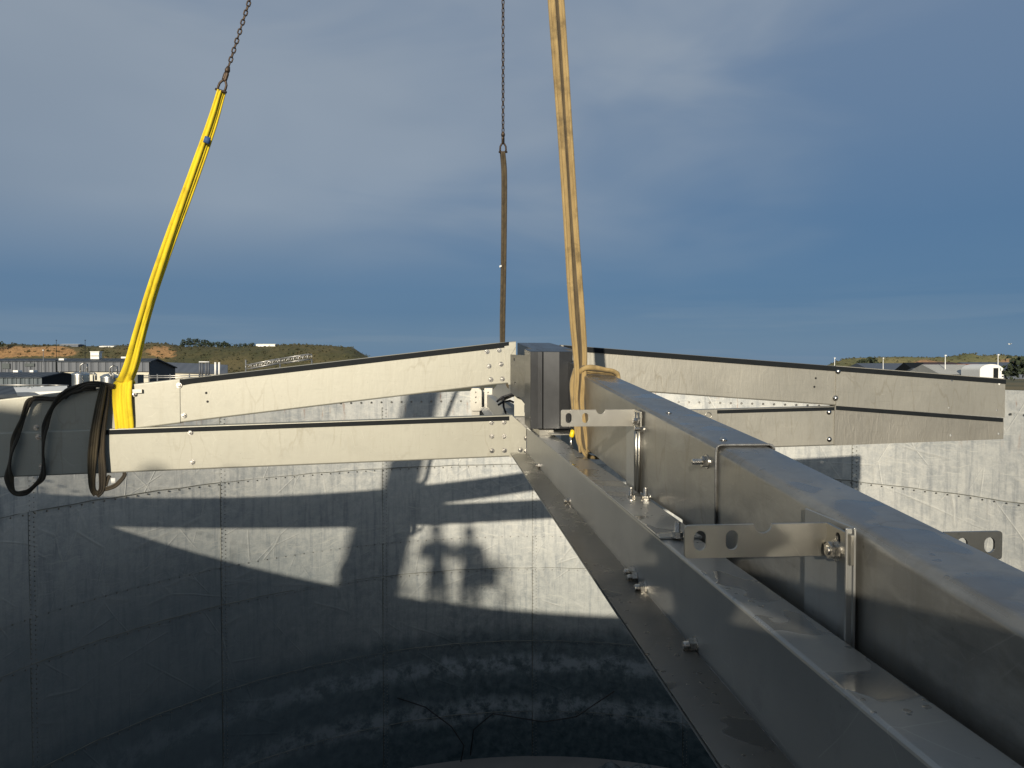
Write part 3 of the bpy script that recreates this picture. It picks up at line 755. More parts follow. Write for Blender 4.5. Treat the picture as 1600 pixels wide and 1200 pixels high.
# bird
p = at(1577.5, 538, 130); t_ = thing('seagull', p, 'small white gull flying above the dunes at the right', 'bird')
mb = MB(); mb.tube([p + Vector((-.22, 0, 0)), p + Vector((-.1, 0, .03)), p + Vector((.1, 0, .03)), p + Vector((.25, 0, 0))], [.02, .09, .08, .02], 8); mb.build('body', M_white, t_)
for s in (-1, 1):
    mb = MB(); mb.add([p + Vector((-.08, 0, .04)), p + Vector((.1, 0, .04)), p + Vector((.12, s * .35, .18)), p + Vector((-.02, s * .7, .08)), p + Vector((-.06, s * .35, .16))], [(0, 1, 2, 4), (4, 2, 3)])
    o = mb.build('wing', M_white, t_); sm = o.modifiers.new('s', 'SOLIDIFY'); sm.thickness = .02

# ------------------------------------------------------------------ the round tank
TC = Vector((.489, 6.528, 0)); TR = 7.0
def rimz(a):
    x = TC.x + TR * math.cos(a); y = TC.y + TR * math.sin(a)
    return EYE - .78 + .03 * x + .024 * y - .115 * max(0, -x / 6.4) ** 2
tank = thing('round_tank', TC, 'large round open tank of bolted galvanised sheets under the beams', 'tank')
ZS = [None, -1.80, -3.13, -3.75, -5.11, -6.43, -7.45]
A0 = 2.759; NP = 16; DA = 2 * PI / NP
def cyl(a, r, z): return Vector((TC.x + r * math.cos(a), TC.y + r * math.sin(a), z))
rnd = random.Random(5)
for j in range(6):
    for i in range(NP):
        a1 = A0 - i * DA + .006; a0 = a1 - DA - .016
        seg = 10; ring_t, ring_b = [], []
        off = .004 if i % 2 else .0
        rows = 4; grid = []
        for k in range(rows + 1):
            v = k / rows; line = []
            for q in range(seg + 1):
                a = a0 + (a1 - a0) * q / seg
                zt_ = rimz(a) if j == 0 else ZS[j] + EYE + .03
                zb_ = ZS[j + 1] + EYE - .03
                z = zt_ + (zb_ - zt_) * v
                dent = noise.noise(Vector((a * 4, z * .8, 3))) * .006
                line.append((a, TR - .002 - off - .007 * v * (1 if j % 1 == 0 else 0) + dent, z))
            grid.append(line)
        mb = MB(); vs = []; n1 = seg + 1
        for th in (0, .004):
            for line in grid:
                for (a, r, z) in line: vs.append(cyl(a, r + th, z))
        N = n1 * (rows + 1); fs = []
        for k in range(rows):
            for q in range(seg):
                b_ = k * n1 + q; fs.append((b_, b_ + 1, b_ + n1 + 1, b_ + n1)); fs.append((N + b_, N + b_ + n1, N + b_ + n1 + 1, N + b_ + 1))
        for q in range(seg):
            fs.append((q, q + N, q + 1 + N, q + 1)); e = rows * n1 + q; fs.append((e, e + 1, e + 1 + N, e + N))
        for k in range(rows):
            b_ = k * n1; fs.append((b_, b_ + n1, b_ + n1 + N, b_ + N)); b_ = k * n1 + seg; fs.append((b_, b_ + N, b_ + n1 + N, b_ + n1))
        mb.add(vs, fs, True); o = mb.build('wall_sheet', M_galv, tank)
        md = o.modifiers.new('e', 'EDGE_SPLIT'); md.split_angle = R_(40)
# bolts of the visible half, heads on the inside
def dome(mb_, p, n_, r, h):
    n_ = n_.normalized(); a = n_.orthogonal().normalized(); b_ = n_.cross(a); k = 6
    r1 = [p + (a * math.cos(2 * PI * i / k) + b_ * math.sin(2 * PI * i / k)) * r for i in range(k)]
    r2 = [p + n_ * h + (a * math.cos(2 * PI * i / k) + b_ * math.sin(2 * PI * i / k)) * r * .75 for i in range(k)]
    mb_.add(r1 + r2, [(i, (i + 1) % k, k + (i + 1) % k, k + i) for i in range(k)] + [tuple(range(k, 2 * k))])
mb = MB()
for zr, step, r in ((-.66, .18, .020), (-1.86, .155, .013), (-3.17, .155, .010), (-3.79, .155, .011), (-5.15, .155, .011), (-6.47, .155, .011)):
    a = R_(-25)
    while a < R_(205):
        dome(mb, cyl(a, TR - .009, EYE + zr), cyl(a, -1, 0) - cyl(a, 0, 0), r, r * .7); a += step / TR
for i in range(NP):
    a = A0 - i * DA
    if not (-.45 < a < 3.6 or a < -2.7): continue
    for off in (-.018, .018) :
        z = -7.3 if True else 0
        while z < -.75:
            dome(mb, cyl(a + off / TR * 1.6, TR - .010, EYE + z + (off > 0) * .03), cyl(a, -1, 0) - cyl(a, 0, 0), .0095, .008); z += .062
mb.build('seam_bolt', M_boltd, tank, kind='stuff')
# sealant strips along the sheet laps
M_seal = simple('seam_sealant', (.17, .17, .145), .7, 0, .4, 5)
for zr in (-1.83, -3.75, -5.11, -6.43):
    mb = MB(); pts = [cyl(R_(-25) + R_(230) * i / 90, TR - .010, EYE + zr + .006 * math.sin(i * 2.3)) for i in range(91)]
    mb.tube(pts, .006, 5); mb.build('sealant_bead', M_seal, tank)
for i in range(NP):
    a = A0 - i * DA + .006
    mb = MB(); mb.tube([cyl(a, TR - .009, EYE - 7.3), cyl(a, TR - .009, EYE - .75)], .006, 5); mb.build('sheet_edge', M_seal, tank)
# rim angle outside the top edge
mb = MB(); rings = []
for q in range(97):
    a = 2 * PI * q / 96; z = rimz(a)
    rings.append([cyl(a, TR + .006, z + .004), cyl(a, TR + .075, z + .004), cyl(a, TR + .075, z - .004), cyl(a, TR + .012, z - .004), cyl(a, TR + .012, z - .07), cyl(a, TR + .006, z - .07)])
mb.loft(rings, True, False); mb.build('rim_angle', M_galv, tank)
# stiffener plate on the right, rusty
M_rustpl = simple('rust_stained_plate', (.36, .24, .18), .8, .1, .35, 2.5)
ab = math.atan2(9.55 - TC.y, 6.83 - TC.x)
mb = MB(); c0 = cyl(ab - .035, TR - .03, EYE - .62); tx = (cyl(ab + .1, TR, 0) - cyl(ab, TR, 0)).normalized(); nn = (cyl(ab, 0, 0) - cyl(ab, 1, 0)).normalized()
plate(mb, [(-.16, -.1), (-.16, .22), (.16, .22), (.16, -.22), (-.04, -.22)], [slot(.1, .1, .03, .03), slot(-.1, .1, .03, .03)], .006, c0, tx, Vector((0, 0, 1)), nn); mb.build('rim_plate', M_rustpl, tank)
# bolted patch plates below the rim, seen between the beams
px0 = 0
for (pa, pb, ya, yb2) in ((735, 752.5, 608, 642), (757, 769, 608, 645)):
    Yq = 12.9
    p = at(pa, yb2, Yq); q = at(pb, ya, Yq)
    mb = MB(); W_, H_ = q.x - p.x, q.z - p.z
    holes = [slot(W_ * f, H_ * (1 - g2), .03, .03) for f in ((.5,) if pa < 750 else (.5,)) for g2 in (.15, .38, .62)]
    r_ = .04
    outl = arc(r_, r_, r_, 270, 180, 4) + arc(r_, H_ - r_, r_, 180, 90, 4) + arc(W_ - r_, H_ - r_, r_, 90, 0, 4) + arc(W_ - r_, r_, r_, 0, -90, 4)
    plate(mb, outl, holes, .008, p, Vector((1, 0, 0)), Vector((0, 0, 1)), Vector((0, 1, 0)))
    mb.build('joint_plate', M_bracket, tank)
for px in (743, 763):
    mb = MB()
    p = at(px, 612, 12.95); mb.box(tuple(p + Vector((-.07, 0, -.45))), tuple(p + Vector((.07, .45, .06)))); mb.build('wall_bracket', M_bracket, tank)
# floor and the crumpled sheeting on it
M_floor = simple('tank_floor', (.045, .055, .06), .45, 0, .4, 1.0, .5, .03)
mb = MB(); mb.lathe((TC.x, TC.y, -.16), [(.01, 0), (3, 0), (TR - .01, 0)], 64, False); o = mb.build('tank_floor', M_floor, tank)
M_sheet = simple('grey_tarpaulin', (.09, .11, .12), .4, 0, .3, 2.0)
def tarp(cx_, cy_, sx, sy, h, seed, label):
    n_ = 40; vs = []
    for j in range(n_ + 1):
        for i in range(n_ + 1):
            u_, v_ = i / n_ - .5, j / n_ - .5
            q = Vector((u_ * 5 + seed, v_ * 5, seed)); ed = max(0, 1 - (2 * abs(u_)) ** 4) * max(0, 1 - (2 * abs(v_)) ** 4)
            z = (abs(noise.noise(q)) ** .7 * 1.1 + abs(noise.noise(q * 2.7)) * .4 + .15) * h * ed
            vs.append(Vector((cx_ + u_ * sx + noise.noise(q * 1.1) * .25, cy_ + v_ * sy, EYE - 7.45 + .01 + z)))
    k = MB(); k.add(vs, [(j * (n_ + 1) + i, j * (n_ + 1) + i + 1, (j + 1) * (n_ + 1) + i + 1, (j + 1) * (n_ + 1) + i) for j in range(n_) for i in range(n_)], True)
    tag(k.build('tarpaulin', M_sheet, loc=(cx_, cy_, EYE - 7.45)), label, 'tarpaulin')
tarp(-1.0, 12.3, 2.4, 1.1, .40, 1.7, 'crumpled grey tarpaulin on the tank floor, left heap')
tarp(1.9, 12.4, 3.0, 1.3, .50, 6.1, 'crumpled grey tarpaulin on the dark tank floor below the near beam')
# cables dangling down the wall foot
M_cable = simple('black_cable', (.012, .012, .014), .6)
for k_, (pts, lb) in enumerate((([(585, 1060), (620, 1090), (665, 1105), (705, 1135), (725, 1165), (720, 1190)], 'thin black hose drooping low on the dark tank wall, left one'),
                 ([(960, 1080), (900, 1120), (850, 1128), (770, 1115), (740, 1140), (735, 1180)], 'thin black hose curving low on the dark tank wall, right one'))):
    mb = MB(); mb.tube([at(a, b_, 13.05 if k_ == 0 else 13.2) for a, b_ in pts], .012, 6); o = mb.build('hose', M_cable); tag(o, lb, 'hose')

# ------------------------------------------------------------------ the steel cross: left and right arms
HY, AZ = 6.2064, .11815
AE = Vector((math.cos(AZ), math.sin(AZ), 0)); AN = Vector((-math.sin(AZ), math.cos(AZ), 0)); UP = Vector((0, 0, 1))
def A(t, z, back=0.0): return Vector((0, HY, EYE + z)) + AE * t + AN * back
def tp(px):
    x = (px - 800) / 1150; return x * HY / (math.cos(AZ) - x * math.sin(AZ))
def zt_(px, py): return at(px, py, HY + tp(px) * math.sin(AZ)).z - EYE
def ut(t): return .2016 + (.1175 * t if t < 0 else -.0727 * t)
def ub(t): return ut(t) - .3525
def lt_(t): return -.42 + (.0261 * t if t < 0 else .0181 * t)
def lb(t): return lt_(t) - .352

# reusable hardware meshes (local +Z points away from the plate)
def hexm(mb_, r, z0, z1, rot=0.0):
    k = [Vector((r * math.cos(rot + PI / 3 * i), r * math.sin(rot + PI / 3 * i), z)) for z in (z0, z1) for i in range(6)]
    mb_.add(k, [(i, (i + 1) % 6, 6 + (i + 1) % 6, 6 + i) for i in range(6)] + [tuple(range(5, -1, -1)), tuple(range(6, 12))])
def mesh_of(name, fn, m_, bev=0.0):
    k = MB(); fn(k); me = bpy.data.meshes.new(name); me.from_pydata([tuple(v) for v in k.v], [], k.f)
    me.polygons.foreach_set('use_smooth', k.sm); bm = bmesh.new(); bm.from_mesh(me)
    bmesh.ops.recalc_face_normals(bm, faces=bm.faces); bm.to_mesh(me); bm.free(); me.materials.append(m_); return me
def _bolt(k):
    k.lathe((0, 0, 0), [(.0, 0), (.021, 0), (.021, .003), (.0, .003)], 16, False); hexm(k, .0155, .003, .014)
    k.lathe((0, 0, 0), [(.009, .014), (.009, .018), (.0, .0185)], 10, False)
def _dome(k): k.lathe((0, 0, 0), [(.021, 0), (.021, .003), (.0175, .004), (.016, .010), (.010, .015), (0, .0165)], 16)
def _nut(k): hexm(k, .0165, .0, .014)
def _washer(k): k.lathe((0, 0, 0), [(.0, 0), (.0205, 0), (.0205, .003), (.0, .003)], 20, False)
def _shank(k):
    prof = [(.0, 0)]; z = .0
    while z < .034: prof += [(.0092, z), (.0082, z + .001)]; z += .002
    prof += [(.0080, .036), (0, .037)]
    k.lathe((0, 0, 0), prof, 12, False)
ME_bolt = mesh_of('bolt', _bolt, M_bolt); ME_dome = mesh_of('bolt', _dome, M_bolt)
ME_nut = mesh_of('nut', _nut, M_bolt); ME_wash = mesh_of('washer', _washer, M_bolt); ME_shank = mesh_of('bolt', _shank, M_bolt)
def arm_bolt(parent, px, py, off=-.0, me=None, s=1.0):
    t = tp(px); return inst('bolt', me or ME_bolt, frame_at(A(t, zt_(px, py), off), -AN, s, random.random() * 3), parent)
def stud_bolt(parent, p, n_, s=1.0, long_=1.0):
    """threaded end with nut and washer, standing out along n_"""
    rr = random.random() * 2
    b_ = inst('bolt', ME_shank, frame_at(p, n_, s, rr) @ Matrix.Diagonal((1, 1, long_, 1)), parent)
    for nm, me, z in (('washer', ME_wash, 0), ('nut', ME_nut, .003)):
        o = bpy.data.objects.new(nm, me); C.objects.link(o); o.parent = b_
        o.matrix_parent_inverse = b_.matrix_local.inverted()
        o.matrix_local = b_.matrix_local @ Matrix.Diagonal((1, 1, 1 / long_, 1)) @ Matrix.Translation((0, 0, z / 1.0))
        o.matrix_parent_inverse = Matrix.Identity(4); o.matrix_local = Matrix.Diagonal((1, 1, 1 / long_, 1)) @ Matrix.Translation((0, 0, z))
    return b_

def channel(parent, name, t0, t1, ztf, zbf, front, m_, fl=.085, steps=14, th=.005):
    """folded channel: web to the front, flanges folded back with a soft radius"""
    rings = []
    for i in range(steps + 1):
        t = t0 + (t1 - t0) * i / steps; zt0, zb0 = ztf(t), zbf(t); r = .012
        prof = [(fl, zb0 + .018), (fl, zb0)] + [(r - r * math.sin(R_(a)), zb0 + r - r * math.cos(R_(a))) for a in (0, 30, 60, 90)] + \
               [(r - r * math.cos(R_(a)), zt0 - r + r * math.sin(R_(a))) for a in (0, 30, 60, 90)] + [(fl, zt0), (fl, zt0 - .018)]
        cl_ = offset_poly(prof, -th)
        wob = noise.noise(Vector((t * 1.3, zt0 * 3, 1))) * .0025
        rings.append([A(t, q.y, front + q.x + wob) for q in cl_])
    k = MB(); k.loft(rings); return k.build(name, m_, parent)
def strip(parent, t0, t1, ztf, front, h=.046, drop=0.002, slant=0.0, m_=None):
    k = MB(); n_ = 24; rings = []
    for i in range(n_ + 1):
        t = t0 + (t1 - t0) * i / n_; z1 = ztf(t) - drop; z0 = z1 - h; tt = t
        rings.append([A(tt, z1, front - .005), A(tt + (slant if i == 0 else 0), z0, front - .005), A(tt + (slant if i == 0 else 0), z0, front - .0005), A(tt, z1, front - .0005)])
    k.loft(rings); o = k.build('rubber_strip', m_ or M_rubber, parent); return o

hubp = Vector((.27, 6.3, EYE - .5))
LA = thing('left_beam', A(0, -.42), 'cream lit left arm: upper beam sloping up to the hub over a level lower beam', 'steel beam', 'arms of the steel cross')
LA.name = 'roof_beam'
chL = channel(LA, 'upper_chord', tp(277), tp(806), lambda t: ut(t), lambda t: ub(t), 0.0, M_arm)
strip(LA, tp(277), tp(795), ut, 0.0, .043, 0.006, slant=.04)
# outer end piece of the upper chord, plate lapped over the front
chLo = channel(LA, 'outer_upper_plate', -7.3, tp(281), lambda t: ut(t) + .003, lambda t: ub(t) - .004, -.007, M_arm)
lowL = channel(LA, 'lower_chord', -7.3, tp(800), lambda t: lt_(t), lambda t: lb(t), -.035, M_arm)
strip(LA, tp(165), tp(799), lt_, -.035, .036, 0.010)
# end plates at the hub
k = MB(); o0 = A(0, 0, -.042)
t1, t2, t3 = tp(795), tp(800), tp(821)
plate(k, [(t1, lb(0) - .004), (t3, lb(0) - .004), (t3, zt_(820, 668)), (t2, lt_(0) - .01), (t1, lt_(0) - .01)], [], .006, A(0, 0, -.043) , AE, UP, AN)
k.build('end_plate', M_arm, LA)
k = MB(); plate(k, [(tp(788), zt_(788, 541)), (tp(794), zt_(794, 601)), (tp(801), zt_(800, 600)), (tp(799), zt_(799, 553)), (tp(806), zt_(806, 541.5)), (tp(802), zt_(802, 539))][::-1], [], .005, A(0, 0, -.007), AE, UP, AN)
k.build('end_plate', M_arm, LA)
for px, py in ((761, 549.5), (764, 572), (767, 593), (780, 547), (783, 569), (785, 592)): arm_bolt(LA, px, py, 0.0)
for px, py in ((767.5, 659.5), (767.7, 681), (768, 703.5), (786.8, 659), (787, 681), (787.5, 703)): arm_bolt(LA, px, py, -.035)
for px, py in ((812, 702), (821, 684), (821, 704)): arm_bolt(LA, px, py, -.043)
for px, py in ((280, 602), (286.6, 649), (56, 668)): arm_bolt(LA, px, py, -.007, ME_bolt, 1.05)
for px, py in ((299, 675), (301, 721), (62, 682), (66, 728)): arm_bolt(LA, px, py, -.035, ME_bolt, 1.1)
M_hole = simple('bolt_hole_dark', (.02, .02, .02), .9)
def _hole(k): k.lathe((0, 0, 0), [(.010, .0), (.010, .001), (0, .001)], 12, False)
ME_hole = mesh_of('bolt_hole', _hole, M_hole)
for px, py in ((322, 614), (324, 627.5)): inst('bolt_hole', ME_hole, frame_at(A(tp(px), zt_(px, py), -.0002), -AN), LA)
# small clamp right of the yellow sling
k = MB(); q = A(tp(208), zt_(208, 611), -.02); k.obox(q + AE * .04, AE * .035, AN * .012, UP * .014 + AE * .0); hexm(k, .0, 0, 0)
k.build('clip', M_bracket, LA); stud_bolt(LA, A(tp(211), zt_(211, 616), -.012), -AN, .9)

RA = thing('roof_beam', A(.6, -.42), 'duller right arm with a kinked, tapering lower beam, ending before the tank wall', 'steel beam', 'arms of the steel cross')
channel(RA, 'upper_chord', .42, tp(1312), ut, ub, .004, M_arm2)
# outer plate with open bolt holes (the holes let sun spots through)
def holed_web(parent, name, px0, px1, zt0, zb0, holes, front, m_):
    t0, t1 = tp(px0), tp(px1); k = MB(); n_ = 8
    top = [(t0 + (t1 - t0) * i / n_, zt0(t0 + (t1 - t0) * i / n_)) for i in range(n_ + 1)]
    bot = [(t0 + (t1 - t0) * i / n_, zb0(t0 + (t1 - t0) * i / n_)) for i in range(n_ + 1)][::-1]
    plate(k, top + bot, [slot(tp(x), zt_(x, y), s_, s_, 6) for x, y, s_ in holes], .005, A(0, 0, front), AE, UP, AN)
    for tab in (top, bot[::-1]):
        for (ta, za), (tb, zb_) in zip(tab, tab[1:]):
            s_ = -1 if tab is top else 1
            k.add([A(ta, za, front + .0045), A(tb, zb_, front + .0045), A(tb, zb_, front + .085), A(ta, za, front + .085),
                   A(ta, za + s_ * .004, front + .0045), A(tb, zb_ + s_ * .004, front + .0045), A(tb, zb_ + s_ * .004, front + .085), A(ta, za + s_ * .004, front + .085)],
                  [(0, 1, 2, 3), (4, 5, 6, 7), (0, 1, 5, 4), (2, 3, 7, 6), (0, 3, 7, 4), (1, 2, 6, 5)])
    e = k.build(name, m_, parent); return e
tkz = zt_(1305, 633.5); tk = tp(1305)
holed_web(RA, 'outer_upper_plate', 1306, 1570.5, lambda t: ut(t) + .002, lambda t: ub(t) - .002,
          [(1487, 594, .024), (1561.5, 599.5, .024), (1483, 637, .016), (1558, 641, .016)], -.004, M_arm2)
strip(RA, .44, tp(1571), ut, -.004, .042, 0.004)
channel(RA, 'lower_chord', .42, tp(1309), lt_, lb, .002, M_arm2)
te = tp(1568.5); zte, zbe, zk = zt_(1568, 653), zt_(1568, 686), zt_(1305, 696)
ltop = lambda t: tkz + (zte - tkz) * (t - tk) / (te - tk); lbot = lambda t: zk + (zbe - zk) * (t - tk) / (te - tk)
holed_web(RA, 'outer_lower_plate', 1304, 1568.5, ltop, lbot, [(1486, 680, .022), (1561, 677.5, .022)], -.008, M_arm3)
strip(RA, tp(1121), tp(1304), lt_, .002, .030, 0.008); strip(RA, tp(1306), te - .01, ltop, -.008, .036, 0.002)
for px, py in ((1309, 580.5), (1305.5, 622)): arm_bolt(RA, px, py, -.004, ME_dome, 1.15)
for px, py in ((1296, 644), (1297, 686.5)): arm_bolt(RA, px, py, .002, ME_dome, 1.15)
arm_bolt(RA, 875, 546.5, .004)
for px, py in ((1275, 591), (1273, 604.5)): inst('bolt_hole', ME_hole, frame_at(A(tp(px), zt_(px, py), .0038), -AN), RA)
k = MB(); t0, t1 = tp(1080), tp(1120)
plate(k, [(t0, lt_(t0) - .002), (t1, lt_(t1) - .002), (t1, lb(t1) + .02), (t0, lb(t0) + .02)], [slot(tp(1107), lt_(t1) - .055, .05, .05)], .005, A(0, 0, -.004), AE, UP, AN); k.build('splice_plate', M_arm2, RA)
k = MB(); c_ = A(tp(1107), lt_(t1) - .055, -.006); k.tube([c_ + (AE * math.cos(R_(a)) + UP * math.sin(R_(a))) * .028 for a in range(0, 361, 20)], .004, 6, False); k.build('lifting_eye', M_bracket, RA)

# ------------------------------------------------------------------ hub, near arm and far arm (s = distance along, l = to the right)
NA = R_(-4.72)
DV = Vector((math.sin(NA), math.cos(NA), 0)); LV = Vector((math.cos(NA), -math.sin(NA), 0))
def N(s, l, z): return DV * s + LV * l + Vector((0, 0, z + EYE))
HB = thing('hub', N(6.3, .78, -.75), 'dark stainless hub block where the arms of the steel cross meet', 'steel hub')
def topz(s): return .095 + .065 * (s - 5.2)
for s0, s1, l0, l1, zb_ in ((5.2, 5.62, .561, .6485, -.457), (5.2, 5.62, .6515, .859, -.457), (5.624, 6.95, .625, .72, -.504), (5.624, 6.95, .723, .935, -.504)):
    k = MB()
    prof = [(s0, l0), (s0 - (.014 if l1 > .8 and s0 < 5.5 else 0), (l0 + l1) / 2 + .01), (s0 - .002, l1), (s1, l1), (s1, l0)]
    n_ = len(prof); vs = [N(s, l, zb_) for s, l in prof] + [N(s, l, topz(s)) for s, l in prof]
    k.add(vs, [(i, (i + 1) % n_, n_ + (i + 1) % n_, n_ + i) for i in range(n_)] + [tuple(range(n_))[::-1], tuple(range(n_, 2 * n_))])
    k.build('hub_casing', M_hub, HB, bevel=.004)
# gusset plates between hub and left arm
def vplate(parent, name, P0, P1, pts, holes, m_, th=.006):
    """vertical plate through ground-plan points P0-P1; pts in (distance, z)"""
    ux = (P1 - P0); ux.z = 0; ux.normalize(); nn_ = ux.cross(UP); k = MB()
    plate(k, pts, holes, th, Vector((P0.x, P0.y, EYE)), ux, UP, nn_); return k.build(name, m_, parent)
P0, P1 = at(798.5, 560, 6.12), at(829.5, 560, 5.80); W_ = (Vector((P1.x, P1.y, 0)) - Vector((P0.x, P0.y, 0))).length
z1, z0 = zz(553.5, 6.0) - EYE, zz(620, 6.0) - EYE
vplate(HB, 'gusset_plate', P0, P1, [(0, z0 + .03), (0, z1), (W_ * .75, z1 - .01), (W_, z1 - .045), (W_, z0 + .02), (W_ * .8, z0 + .02), (W_ * .8, z0), (W_ * .3, z0)],
       [slot(W_ * .2, z1 - .045, .026, .026), slot(W_ * .24, z0 + .11, .026, .026)], M_sky)
q = lambda px, py: ((at(px, py, 6.1).x), zz(py, 6.1) - EYE)
k = MB(); plate(k, [q(803.5, 611), q(803.5, 650), q(827, 650), q(827, 640)], [[q(819, 632), q(819, 644), q(821.5, 645), q(821.5, 634)], [q(824.6, 639), q(824.6, 648), q(826, 648), q(826, 641)]], .006,
               Vector((0, 6.08, EYE)), Vector((1, 0, 0)), UP, Vector((0, 1, 0))); k.build('slotted_plate', M_arm, HB)
k = MB(); plate(k, [q(805, 651), q(828.5, 651), q(828.5, 672), q(822, 669)], [], .006, Vector((0, 6.03, EYE)), Vector((1, 0, 0)), UP, Vector((0, 1, 0))); k.build('foot_plate', M_sky, HB)
k = MB(); k.obox(N(5.15, .79, -.478), LV * .11, DV * .16, UP * .003); k.obox(N(5.35, .67, -.481), LV * .05, DV * .2, UP * .020); k.build('base_shelf', M_bracket, HB)

# lower chord of near arm: web, bottom flange to the left, flat top
def low_chord(parent, s0, s1, nm='lower_chord', m_=None, steps=10):
    rings = []
    prof = [(.478, -.722), (.604, -.722)] + [(.61 - .006 * math.cos(R_(a)), -.716 - .006 * math.sin(R_(a)) + 0) for a in ()] + [(.610, -.716), (.610, -.518)] + \
           [(.618 - .008 * math.cos(R_(a)), -.518 + .008 * math.sin(R_(a))) for a in (30, 60, 90)] + [(.719, -.510)] + \
           [(.719 + .008 * math.sin(R_(a)), -.518 + .008 * math.cos(R_(a))) for a in (30, 60, 90)] + [(.727, -.722), (.80, -.722)]
    cl_ = offset_poly(prof, -.006)
    for i in range(steps + 1):
        s = s0 + (s1 - s0) * i / steps; rings.append([N(s, q_.x, q_.y) for q_ in cl_])
    k = MB(); k.loft(rings); return k.build(nm, m_ or M_wet, parent)
NR = thing('roof_beam', N(3, .75, -.722), 'long stainless near arm running from the hub to the bottom right corner, two beams', 'steel beam', 'arms of the steel cross')
low_chord(NR, .22, 5.93)
M_flange = steel('stainless_flange', (.150, .143, .125), .34, 1.0, (4, 40, 40), metal=.75, wet=.8, seed=6.0, marks=.8)
k = MB(); plate(k, [(.22, .476), (.22, .6045), (5.93, .6045), (5.93, .476)], [], .0035, Vector((0, 0, EYE - .7158)), DV, LV, UP); k.build('bottom_flange', M_flange, NR)
k = MB()    # weld bead on the web foot
n_ = 170; k.tube([N(.25 + 5.6 * i / n_, .6075, -.7185) for i in range(n_ + 1)], [.0026 + .0020 * abs(math.sin(i * 1.9)) * abs(math.sin(i * .23)) for i in range(n_ + 1)], 6); k.build('weld_seam', M_bead, NR)
k = MB(); plate(k, [(2.09, .604), (2.09, .733), (5.6, .733), (5.6, .604)], [], .007, Vector((0, 0, EYE - .5095)), DV, LV, UP)
k.build('top_splice_plate', M_wet, NR, bevel=.002)

# upper chord: rounded cap, inner (hub side) piece lapped over the near piece
def cap(parent, name, s0, s1, l0, l1, topf, zb, r, m_, steps=16, th=.0045):
    rings = []
    for i in range(steps + 1):
        s = s0 + (s1 - s0) * i / steps; zt0 = topf(s); zb0 = zb(s) if callable(zb) else zb
        prof = [(l0, zb0)] + [(l0 + r - r * math.cos(R_(a)), zt0 - r + r * math.sin(R_(a))) for a in (0, 18, 36, 54, 72, 90)] + \
               [(l1 - r + r * math.sin(R_(a)), zt0 - r + r * math.cos(R_(a))) for a in (0, 18, 36, 54, 72, 90)] + [(l1, zb0)]
        wob = noise.noise(Vector((s * 1.7, 3, 1))) * .002
        rings.append([N(s, q_.x + wob, q_.y) for q_ in offset_poly(prof, -th)])
    k = MB(); k.loft(rings, smooth=True); o = k.build(name, m_, parent)
    md = o.modifiers.new('e', 'EDGE_SPLIT'); md.split_angle = R_(30); return o
tn = lambda s: -.228 + .081 * (s - 2.03)
tf = lambda s: -.2335 - .098 * (2.03 - s) if s < 2.03 else -.2335 + .09 * (s - 2.03)
cap(NR, 'inner_cap', 2.035, 4.27, .750, .922, tn, lambda s: -.455 - .05 * min(1, max(0, (4.27 - s) / 1.3)), .016, M_sky)
cap(NR, 'outer_cap', .30, 2.35, .7555, .9165, tf, -.60, .022, M_sky)
cap(NR, 'hub_end_cap', 4.2, 5.185, .835, .918, lambda s: tn(s) - .006, -.50, .008, M_hub, 4)
k = MB()   # rolled bright edge where the cap ends
e_ = [(.750, -.455)] + [(.750 + .016 - .016 * math.cos(R_(a)), tn(2.03) - .016 + .016 * math.sin(R_(a))) for a in (0, 30, 60, 90)] + [(.922 - .016 + .016 * math.sin(R_(a)), tn(2.03) - .016 + .016 * math.cos(R_(a))) for a in (0, 30, 60, 90)]
k.tube([N(2.033, l, z) for l, z in e_], .0032, 6); k.build('cap_edge', M_bead, NR)
# cleats (flat leg on the web, standing leg towards the camera) and brackets
def cleat(sa, sb, ztop, zbot, nm='cleat'):
    k = MB(); k.loft([[N(s, l, z) for l, z in ((.7425, zbot), (.7475, zbot), (.7475, ztop), (.7425, ztop))] for s in (sb, sa)])
    k.obox(N(sa, .732, (ztop + zbot) / 2), DV * .003, LV * .0060, UP * ((ztop - zbot) / 2)); return k.build(nm, M_cleat, NR, bevel=.0015)
S2 = 1.318; S1 = 2.905
cleat(S2 - .020, S2 + .170, -.302, -.575); 
k = MB(); k.loft([[N(s, l, z) for l, z in ((.7425, -.52), (.7475, -.52), (.7475, -.19), (.7425, -.19))] for s in (S1 + .17, S1 - .01)]); k.build('cleat', M_cleat, NR)
for ds in (-.012, -.062):   # two folded upright lips with a dark gap
    k = MB(); k.tube([N(S1 + ds + .0, .7385, -.188), N(S1 + ds + (.0 if ds > -.03 else .012), .7385, -.515)], .0085, 8); k.build('upright_lip', M_bracket, NR)
